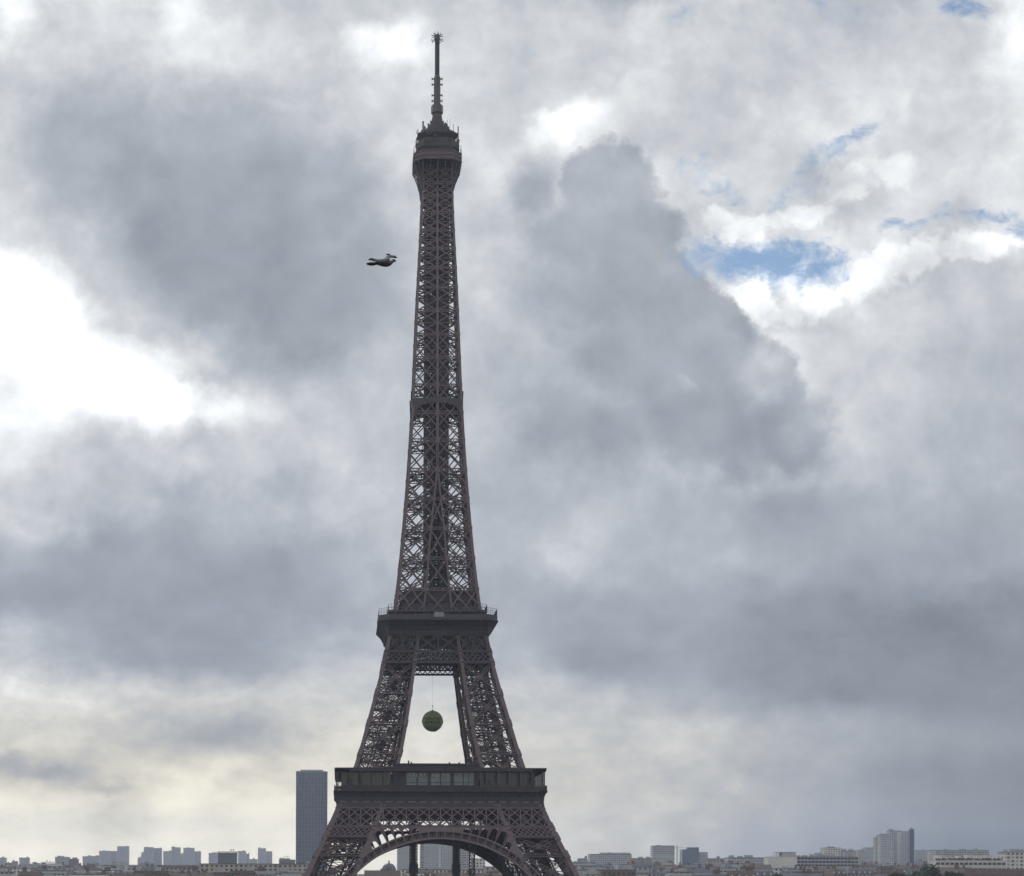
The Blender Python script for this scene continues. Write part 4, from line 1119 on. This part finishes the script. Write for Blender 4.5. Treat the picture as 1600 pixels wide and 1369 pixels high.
# chapel dome
c = at(608, 1347, 1650); z0 = terr(1650) - .3; rad = 12.0*1650/F
dr = thing('domed_chapel', 'dark grey four sided dome with lantern under the left of the arch', 'dome', (c.x, EYE.y+1650+rad, z0))
hh = c.z - z0
b = MB(); b.box(-rad*1.15, rad*1.15, -rad*1.15, rad*1.15, 0, hh-rad*1.5); link('wall', b.mesh('wall', PALE), dr)
b = MB(); prev = None
for i in range(11):
    an = math.pi/2*i/10; r_ = max(.9, rad*math.cos(an)**.8); z = hh-rad*1.5 + rad*1.35*math.sin(an)
    ring_ = [(r_*math.cos(k*math.pi/4+math.pi/8)*1.08, r_*math.sin(k*math.pi/4+math.pi/8)*1.08, z) for k in range(8)]
    if prev: b.ring(prev, ring_)
    prev = ring_
link('roof', b.mesh('roof', ZINC), dr)
b = MB(); b.tube([(0,0,hh-rad*.18), (0,0,hh+.6), (0,0,hh+2.0)], [.9, .8, .05], 8); link('lantern', b.mesh('lantern', PALE), dr)
# slender white mast before the wide slab
c0, c1 = at(687, 1344, 2000), at(687, 1323, 2000)
b = MB(); b.tube([(0,0,0), (0,0,c1.z-terr(2000))], [.75, .4], 8)
for z in (.55, .62): b.bar((-6, 0, (c0.z-terr(2000))*.93), (5, 0, (c0.z-terr(2000))*.93), .5)
b.bar((-6, 0, (c0.z-terr(2000))*.93), (-9, 0, (c0.z-terr(2000))*.9), .5)
tag(link('flag_mast', b.mesh('flag_mast', PLAIN_WHITE), None, 0, (c0.x, EYE.y+2000, terr(2000))), 'slender white mast with crossbar in front of the wide slab under the arch', 'mast')

# right of the lattice tower
T(904, 918.5, 1341, 2600, 18, CREAM, 'cream house with ragged roof just right of the lattice tower foot', 'mansard', name='city_building')
r0, X, Y, h = T(922, 987, 1334.5, 2900, 26, CONC, 'long grey building with stepped roofline right of the lattice tower', rooms=3, name='long_building')
b = MB(); b.box(-X*.45, X*.95, -Y*.7, Y*.7, h, h+2.3); link('upper_storey', b.mesh('upper_storey', POTS), r0)
T(987.5, 1019, 1341, 2700, 20, CREAM, 'low cream building between the stepped one and the banded slab', name='city_building', rooms=2)
T(1020, 1054, 1321.3, 3200, 24, STRIP, 'pale slab with horizontal window bands and a roof box', rooms=1, name='office_block')
T(1066, 1091, 1327.3, 3400, 26, GLAZED, 'blue green glass office with darker upper box', rooms=0, name='office_block')
T(1075, 1092, 1324, 3440, 20, BLUEGL, 'dark blue box rising behind the blue green glass office', rooms=0, name='office_block')
T(1092.5, 1106, 1331.6, 3420, 24, CONC, 'grey lower wing right of the blue green glass office', rooms=0, name='office_block')
T(1106.5, 1137, 1341, 2700, 20, PALE, 'pale low houses right of the glass office', 'mansard', name='city_building')
T(1137.5, 1200, 1339.8, 2200, 22, CONC, 'long low grey building with dark roof left of the white wall', rooms=3, roofm=ZINC, name='long_building')
r0, X, Y, h = T(1201, 1245, 1338.6, 1800, 20, PLAIN_WHITE, 'blank white walled building with rooftop frame and box', rooms=0, name='apartment_block', roofm=PARAP)
b = MB(); b.box(0, X, -Y*.6, Y*.6, h, h+4.0); link('plant_room', b.mesh('plant_room', POTS), r0)
b = MB()
for x in (-X*.35, -X*.2, 0): b.bar((x, -Y*.6, h), (x, -Y*.6, h+4.6), .3); b.bar((x, Y*.6, h), (x, Y*.6, h+4.6), .3)
b.box(-X*.38, X, -Y*.65, Y*.65, h+4.3, h+4.6); link('roof_frame', b.mesh('roof_frame', DARK_MTL), r0)
r0, X, Y, h, rf_ = windowed(1245.5, 1341, 1338.6, 1820, 20, mat('plain_grey_wall', (.36, .36, .37), .9, 0, .15, .2), 'long grey apartment building with large dark windows and roof boxes', 3, 17, 3.0, 1.9, 0, ROOFG, 'long_building', 1.0, 3.4)
r_ = random.Random(4)
for i in range(9):
    x = -X*.9 + 1.8*X*i/8; q = r_.uniform(1.2, 3); link('plant_room', box_mesh('plant_room', POTS, x-q, x+q, -4, 4, h, h + r_.uniform(1, 4.5)), rf_)
T(1288, 1314, 1324.5, 2600, 22, WHITE, 'pale stepped block rising behind the long grey apartments', name='apartment_block', rooms=2)
T(1314.3, 1337, 1329.5, 2620, 22, PALE, 'lower pale block with ragged roof behind the grey apartments', name='apartment_block', rooms=3)
T(1341, 1352, 1328, 3900, 22, PALE, 'left of two faint pale blocks left of the grey towers')
T(1352.3, 1368.5, 1324.5, 4000, 22, CONC, 'right and taller of two faint pale blocks left of the grey towers')
T(1369, 1375.5, 1308.5, 3000, 16, PALE, 'thin pinkish strip tower at the left of the tall grey pair', rooms=0)
T(1375.8, 1397, 1304.3, 2980, 24, BLUEG, 'left grey tower of the tall pair on the right skyline')
T(1391, 1409, 1297.8, 3050, 22, CONC, 'pale grey tower rising behind the left tower of the pair')
T(1408, 1427.5, 1299, 3000, 24, BLUEG, 'tallest grey blue tower of the pair with roof ornament', rooms=0)
T(1423, 1428.5, 1295.5, 2996, 10, BLUEGL, 'dark blue glass corner fin on the tallest right tower', rooms=1)
T(1430, 1455, 1328.5, 3900, 24, CONC, 'faint grey block right of the tall pair of towers', name='apartment_block', rooms=1)
T(1455.5, 1480, 1330, 3300, 24, BLUEG, 'flat grey block behind the dark trees at right', name='apartment_block', rooms=3)
T(1462, 1545, 1328.3, 2300, 22, CONC, 'long grey roofline behind the white terrace building', rooms=4, name='long_building')
r0, X, Y, h, rf_ = windowed(1462, 1572, 1344.5, 1300, 18, PLAIN_WHITE, 'long white terrace building with balcony rows behind dark trees', 2, 15, 2.6, 1.6, 0, PARAP, 'long_building', 1.6, 3.2)
r_ = random.Random(12)
for i in range(7):
    x = -X*.8 + 1.7*X*i/6; q = r_.uniform(1.0, 3.0); link('plant_room', box_mesh('plant_room', PARAP, x-q, x+q, -2, 5, h, h + r_.uniform(2.4, 4.4)), rf_)
b = MB()
for k in range(2): b.box(-X, X, -Y-1.4, -Y-1.25, h-5.4-3.2*k, h-4.3-3.2*k); b.box(-X, X, -Y-1.4, -Y, h-5.6-3.2*k, h-5.4-3.2*k)
link('balcony', b.mesh('balcony', PARAP), r0)
pl = MB(); r_ = random.Random(2)
for i in range(220):
    x = r_.uniform(-X*.98, X*.9); z = h + r_.uniform(.1, 1.5); s_ = r_.uniform(.3, .7); y = -Y + r_.uniform(.5, 2.5)
    pl.quad((x-s_, y, z-s_*.6), (x+s_, y+r_.uniform(-.4, .4), z-s_*.4), (x+s_, y, z+s_*.6), (x-s_, y+r_.uniform(-.4, .4), z+s_*.5))
LEAF = mat('roof_plants', (.045, .06, .032), .9, 0, .4, .6)
tag(link('hedge', pl.mesh('hedge', LEAF), None, 0, r0.location), 'dark ragged hedge along the roof edge of the white terrace building', 'hedge')
T(1572.5, 1612, 1331, 1500, 20, WHITE, 'white stepped building with hedge at the right edge', rooms=3, name='apartment_block')
windowed(1506, 1610, 1357.5, 1150, 16, PLAIN_BEIGE, 'low building with broad brown roof at the bottom right', 1, 9, 1.2, 1.5, 4.0, TILE, 'long_building', 1.0, 3.0)

# cranes
def crane(px, py0, py1, d, m, label, jib=None, wd=1.6):
    a, b_ = at(px, py0, d), at(px, py1, d); z0 = terr(d)
    root = thing('tower_crane', label, 'crane', (a.x, EYE.y+d, z0))
    mb = MB(); H = b_.z - z0
    for sx, sy in ((1,1),(1,-1),(-1,1),(-1,-1)): mb.bar((sx*wd/2, sy*wd/2, 0), (sx*wd/2, sy*wd/2, H), .3)
    z = 0
    while z < H - wd:
        for y in (-wd/2, wd/2): mb.bar((-wd/2, y, z), (wd/2, y, z+wd), .2); mb.bar((wd/2, y, z), (-wd/2, y, z+wd), .2)
        z += wd
    link('tower_mast', mb.mesh('tower_mast', m), root)
    if jib:
        j0, j1, zj = jib; mb = MB()
        for y in (-.5, .5): mb.bar((j0, y, H*1-zj), (j1, y, H*1-zj), .3)
        mb.bar((j0*.5, 0, H-zj+1.2), (j1, 0, H-zj+.2), .28); n = int((j1-j0)/1.6)
        for i in range(n): mb.bar((j0+i*1.6, -.5, H-zj), (j0+i*1.6+.8, 0, H-zj+1.0), .2)
        mb.bar((0, 0, H), (j1*.7, 0, H-zj+.6), .15); mb.bar((0, 0, H), (j0, 0, H-zj+.4), .15)
        link('jib', mb.mesh('jib', m), root)
        cw = MB(); cw.box(j0-.8, j0+.8, -.8, .8, H-zj-1.6, H-zj); link('counterweight', cw.mesh('counterweight', CONC), root)
crane(1058, 1345, 1320.5, 3000, CRANE_W, 'pale tower crane between the banded slab and the glass office', (-4, 12, 4.5))
crane(985, 1369, 1343.5, 1500, CRANE_O, 'thin orange crane mast among the roofs right of the lattice tower', None, 1.5)
crane(449, 1345, 1337.5, 3600, CRANE_W, 'tiny pale crane left of the tall dark skyscraper', (-5, 5, 1.0), 1.0)

# ------------------------------------------------------------------ hoist columns under the first platform
def hoist(px, wd, y, label, dense):
    d = y - EYE.y; a = at(px, 1369, d); mb = MB(); H = 56.3; s2 = wd/2
    for sx, sy in ((1,1),(1,-1),(-1,1),(-1,-1)): mb.bar((sx*s2, sy*s2, 0), (sx*s2, sy*s2, H), .32)
    z = 0
    while z < H - 1.2:
        for sx in (-1, 1):
            mb.bar((-s2, sx*s2, z), (s2, sx*s2, z+1.2), .2); mb.bar((s2, sx*s2, z), (-s2, sx*s2, z+1.2), .2); mb.bar((sx*s2, -s2, z), (sx*s2, s2, z+1.2), .2); mb.bar((-s2, sx*s2, z), (s2, sx*s2, z), .22)
        if dense: mb.box(-s2*.7, s2*.7, -s2*.7, s2*.7, z, z+1.2)
        z += 1.2
    root = thing('hoist_column', label, 'hoist', (a.x, y, 0))
    link('column', mb.mesh('column', DARK_MTL), root)
    fb = MB(); fb.box(-wd, wd, -wd, wd, 0, .5); link('footing', fb.mesh('footing', STONE), root)
    if dense: link('cabin', box_mesh('cabin', DARK_MTL, -s2-.35, s2+.35, -s2-.35, s2+.35, 30.0, 33.2), root)
hoist(646, 2.5, 4, 'left thick dark hoist column under the arch', True)
hoist(712.5, 2.2, 6, 'middle dark hoist column under the arch', True)
hoist(737.5, 1.7, -6, 'right thin open lattice hoist column under the arch', False)

# ------------------------------------------------------------------ rooftops filling the strip between
KINDS = [('mansard', CREAM, ZINC, 'cream house with grey zinc mansard roof'), ('mansard', PALE, ZINC, 'pale stone house with steep zinc roof'), ('gable', CREAM, TILE, 'cream house with brown gabled roof'),
         ('flat', WHITE, ROOFG, 'white flat roofed block'), ('flat', CONC, ROOFG, 'grey flat roofed block'), ('mansard', BRICK, TILE, 'brown brick house with brown mansard roof'), ('flat', BRICK, ROOFG, 'brown brick flat roofed block')]
fill = random.Random(21); n_fill = 0
for d in (1120, 1230, 1350, 1480, 1620, 1780, 1950, 2150, 2400, 2700, 3100, 3700):
    px = -14.0
    while px < 1612:
        w = fill.uniform(11, 27) * F / d
        p0, p1 = px, px + w; px = p1 + fill.uniform(-1, 9)
        mid = (p0 + p1)/2
        if 492 < mid < 578 or 806 < mid < 896: continue
        zone = 'left of the lattice tower' if p1 < 560 else 'under the arch' if p0 < 840 else 'right of the lattice tower'
        py = CY - (terr(d) + fill.uniform(20, 32) - EYE.z) * F / d
        lo = (1358 if d < 1500 else 1354 if d < 1900 else 1351 if d < 2500 else 1348) + fill.uniform(0, 6) ** 1.1
        if zone[0] == 'r': lo -= 4
        if zone[0] == 'u' or 300 < mid < 480: lo = max(lo, 1360)
        py = max(py, lo)
        if py > 1367: continue
        seen = [q for q in range(int(max(0, p0)), int(min(1600, p1)) + 1) if not any(a <= q <= b_ and y < py + 1.5 and dd < d for a, b_, y, dd in HOR)]
        if len(seen) < .3 * (p1 - p0): continue
        k = fill.choice(KINDS[:1]*3 + KINDS)
        house(p0, p1, py, d, fill.uniform(10, 13), k[1], k[0], k[3] + ' among the rooftops ' + zone, 'house', 'rooftops ' + zone, k[2], int(d*10+px), None, 'town_house', fill.choice((1, 2)))
        n_fill += 1
print('fill', n_fill)

# ------------------------------------------------------------------ trees
BARK = mat('bark', (.07, .055, .042), .95, 0, .3, 1.5)
def leaf_mat(name, col):
    m = mat(name, col, .8, 0, .45, .35); return m
LEAVES = [leaf_mat('foliage_dark', (.032, .05, .026)), leaf_mat('foliage_mid', (.045, .068, .032))]
def tree(px, py, half, d, label, seed, group=None, m=0):
    r_ = random.Random(seed); c = at(px, py, d); z0 = terr(d); H = c.z - z0; rw = half * d / F
    root = thing('broadleaf_tree', label, 'tree', (c.x, EYE.y + d, z0), 0, group)
    tb = MB(); tb.tube([(0,0,0), (.2,0,H*.2), (0,.2,H*.45), (.2,0,H*.75)], [H*.025, H*.018, H*.013, H*.005], 8)
    clumps = []
    for i in range(46):
        while True:
            v = Vector((r_.uniform(-1,1), r_.uniform(-1,1), r_.uniform(-1,1)))
            if .25 < v.length < 1: break
        p = Vector((v.x*rw*.82, v.y*rw*.82, H*.62 + v.z*H*.30)); clumps.append((p, r_.uniform(.14, .30)*rw + .9))
        if i % 3 == 0: tb.tube([(0, 0, H*r_.uniform(.22, .42)), p*.5 + Vector((0, 0, H*.22)), p], [H*.009, H*.005, H*.002], 5)
    link('trunk', tb.mesh('trunk', BARK), root)
    lb = MB()
    for p, s in clumps:
        for _ in range(150):
            v = Vector((r_.gauss(0, 1), r_.gauss(0, 1), r_.gauss(0, 1))).normalized() * s * r_.uniform(.45, 1.05)
            q = p + Vector((v.x, v.y, v.z*.75)); a = Vector((r_.gauss(0, 1), r_.gauss(0, 1), r_.gauss(0, 1))).normalized(); b_ = a.cross(Vector((r_.gauss(0, 1), r_.gauss(0, 1), 1))).normalized()
            l = r_.uniform(.4, .95); lb.quad(q-a*l, q-b_*l*.6, q+a*l, q+b_*l*.6)
    link('crown', lb.mesh('crown', LEAVES[m]), root)
tree(360, 1360.5, 27, 1090, 'rounded dark green tree before the long pale building', 1)
tree(957, 1361.5, 17, 1090, 'small dark tree at the bottom edge right of the lattice tower', 2)
tree(1217, 1357.5, 22, 1090, 'dark round tree below the blank white walled building', 3)
tree(1455, 1345.5, 34, 1080, 'tallest dark tree of the clump before the white terrace building', 4)
tree(1486, 1350, 25, 1060, 'rightmost tree of the dark clump before the white terrace building', 5, None, 0)
tree(1421, 1353, 29, 1050, 'lower middle tree of the dark clump at right', 6, None, 1)
tree(1394, 1358.5, 22, 1040, 'leftmost lowest tree of the dark clump at right', 7, None, 1)

# ------------------------------------------------------------------ big tennis ball hanging inside the tower
BR = 3.72; bc = at(675.8, 1127, 650.0)
ball_mat = mat('ball_felt', (.245, .275, .165), .95, 0, .12, 1.2)
bm_ = bmesh.new(); bmesh.ops.create_uvsphere(bm_, u_segments=48, v_segments=32, radius=BR)
for f in bm_.faces: f.smooth = True
me = bpy.data.meshes.new('tennis_ball'); bm_.to_mesh(me); bm_.free(); me.materials.append(ball_mat)
ball = tag(link('tennis_ball', me, None, 0, bc), 'giant green tennis ball hanging in the gap between the platforms', 'ball')
sm = MB(); pts = []
for i in range(97):
    t_ = 2*math.pi*i/96; v = Vector((math.cos(t_) + .42*math.cos(3*t_)*0 , math.sin(t_), .0))
    a_, b2 = .75, .25
    x, y, z = a_*math.cos(t_) + b2*math.cos(3*t_), a_*math.sin(t_) - b2*math.sin(3*t_), 2*math.sqrt(a_*b2)*math.sin(2*t_)
    pts.append(Matrix.Rotation(R(38), 3, 'X') @ Matrix.Rotation(R(20), 3, 'Z') @ Vector((x, z, y)).normalized() * (BR + .01))
sm.tube(pts, [.1]*97, 6, False); link('seam', sm.mesh('seam', mat('ball_seam', (.26, .27, .2), .8)), ball)
LET = mat('ball_letters', (.05, .065, .055), .8)
def ball_text(txt, size, zc):
    cu = bpy.data.curves.new('lettering', 'FONT'); cu.body = txt; cu.size = size; cu.align_x = 'CENTER'; cu.align_y = 'CENTER'; cu.resolution_u = 3; cu.offset = .03
    o = bpy.data.objects.new('lettering', cu); S.collection.objects.link(o)
    dg = bpy.context.evaluated_depsgraph_get(); me = bpy.data.meshes.new_from_object(o.evaluated_get(dg))
    bpy.data.objects.remove(o); bpy.data.curves.remove(cu)
    bm2 = bmesh.new(); bm2.from_mesh(me); bmesh.ops.triangulate(bm2, faces=bm2.faces[:]); bmesh.ops.subdivide_edges(bm2, edges=bm2.edges[:], cuts=2, use_grid_fill=True)
    for v in bm2.verts:
        x, z = v.co.x*1.05, v.co.y + zc
        v.co = Vector((x, -math.sqrt(max(.1, (BR+.05)**2 - x*x - z*z)), z))
    bm2.to_mesh(me); bm2.free(); me.materials.clear(); me.materials.append(LET)
    link('lettering', me, ball)
ball_text('ROLAND', 1.35, .62); ball_text('GARROS', 1.35, -.62)
cbm = MB(); top = 103.0 - bc.z
cbm.tube([(0,0,BR-.15), (0,0,BR+.25)], [.7, .25], 10); cbm.bar((0,0,BR+.2), (0,0,BR+1.9), .1); cbm.bar((.05,0,BR+1.1), (.05,0,BR+2.0), .2, .2)
link('hook', cbm.mesh('hook', DARK_MTL), ball)
cbm = MB(); cbm.bar((0,0,BR+1.9), (0,0,top), .03); link('cable', cbm.mesh('cable', DARK_MTL), ball)

# ------------------------------------------------------------------ pigeon in flight, about twenty metres away
def pigeon():
    D = 20.0; u = D / F                                     # metres per photograph pixel at that distance
    c = at(597, 407.5, D)
    def P(zx, zy, y=0.0): return at(560 + zx/20, 380 + zy/20, D + y) - c
    def loft(secs, n=14):
        """secs: (centre, radius across (y), radius up (z))"""
        vs, fs = [], []
        for i, (p, ry, rz) in enumerate(secs):
            d = (secs[min(i+1, len(secs)-1)][0] - secs[max(i-1, 0)][0]).normalized(); side = Vector((0, 1, 0)); side = (side - d*side.dot(d)).normalized(); upv = side.cross(d)
            for k in range(n):
                a = 2*math.pi*k/n; vs.append(p + side*ry*math.cos(a) + upv*rz*math.sin(a))
        for i in range(len(secs)-1):
            for k in range(n): fs.append((i*n+k, i*n+(k+1) % n, (i+1)*n+(k+1) % n, (i+1)*n+k))
        fs.append(tuple(reversed(range(n)))); fs.append(tuple((len(secs)-1)*n+k for k in range(n)))
        return vs, fs
    k = u / 20
    parts = []
    # trunk, neck, head, bill
    parts.append(loft([(P(470, 628), .008, 18*k), (P(560, 625), .028, 40*k), (P(680, 625), .046, 80*k), (P(800, 610), .056, 125*k), (P(900, 605), .054, 130*k), (P(985, 600), .042, 100*k),
                       (P(1045, 572), .028, 66*k), (P(1085, 548), .024, 50*k), (P(1120, 542), .022, 42*k), (P(1146, 556), .013, 28*k), (P(1158, 580), .006, 14*k), (P(1160, 606), .002, 5*k)]))
    # tail fan
    parts.append(loft([(P(600, 625), .03, 30*k), (P(500, 645), .045, 34*k), (P(400, 652), .055, 26*k), (P(320, 650), .045, 16*k), (P(250, 645), .02, 8*k)]))
    # near wing, swept back
    parts.append(loft([(P(930, 520, -.03), .03, 50*k), (P(820, 545, -.06), .02, 62*k), (P(700, 555, -.09), .014, 52*k), (P(580, 545, -.12), .011, 44*k), (P(470, 520, -.14), .010, 46*k), (P(400, 500, -.15), .009, 40*k), (P(320, 515, -.16), .007, 22*k)]))
    # far wing, raised and bent forward
    parts.append(loft([(P(840, 560, .02), .04, 70*k), (P(890, 480, .06), .02, 70*k), (P(950, 425, .09), .016, 54*k), (P(1030, 415, .12), .014, 42*k), (P(1110, 425, .15), .012, 40*k), (P(1165, 440, .17), .010, 34*k), (P(1195, 455, .18), .007, 20*k)]))
    parts.append(loft([(P(960, 425, .09), .016, 46*k), (P(975, 378, .10), .013, 40*k), (P(940, 352, .11), .011, 30*k), (P(870, 352, .12), .007, 18*k)]))
    bmx = bmesh.new()
    for vs, fs in parts:
        vv = [bmx.verts.new(v) for v in vs]
        for f in fs: bmx.faces.new([vv[i] for i in f])
    bmesh.ops.recalc_face_normals(bmx, faces=bmx.faces[:])
    me = bpy.data.meshes.new('pigeon_raw'); bmx.to_mesh(me); bmx.free()
    o = bpy.data.objects.new('pigeon_raw', me); S.collection.objects.link(o)
    rm = o.modifiers.new('fuse', 'REMESH'); rm.mode = 'VOXEL'; rm.voxel_size = .0026; rm.use_smooth_shade = True
    smo = o.modifiers.new('smooth', 'SMOOTH'); smo.iterations = 2
    dg = bpy.context.evaluated_depsgraph_get(); out = bpy.data.meshes.new_from_object(o.evaluated_get(dg))
    bpy.data.objects.remove(o)
    out.materials.clear()
    for m in (mat('plumage_grey', (.14, .157, .18), .7, 0, .25, 25), mat('plumage_breast', (.115, .085, .12), .7, 0, .2, 25), mat('plumage_dark', (.05, .055, .07), .7, 0, .2, 25), mat('plumage_pale', (.5, .5, .56), .7, 0, .15, 25)): out.materials.append(m)
    for f in out.polygons:
        g = 1/(1 + f.center.y/D); zx = (597 + ((f.center.x + c.x - EYE.x)*g - (c.x - EYE.x))/u - 560)*20; zy = (407.5 - ((f.center.z + c.z - EYE.z)*g - (c.z - EYE.z))/u - 380)*20
        m = 0
        if f.center.y > -.055 and zx > 700 and zy > 560: m = 1
        if zx < 470 and zy < 545: m = 2
        if zy > 595 and zx < 640: m = 2 if not (420 < zx < 520 and zy < 650) else 0
        if zx > 1090: m = 2
        if zy < 375: m = 2
        if 985 < zx < 1040 and 490 < zy < 545 and f.center.y < .03: m = 3
        if 770 < zx < 860 and 585 < zy < 610: m = 3
        f.material_index = m
    return tag(link('flying_pigeon', out, None, 0, c), 'grey pigeon in flight with raised wings, left of the lattice tower', 'bird')
pigeon()
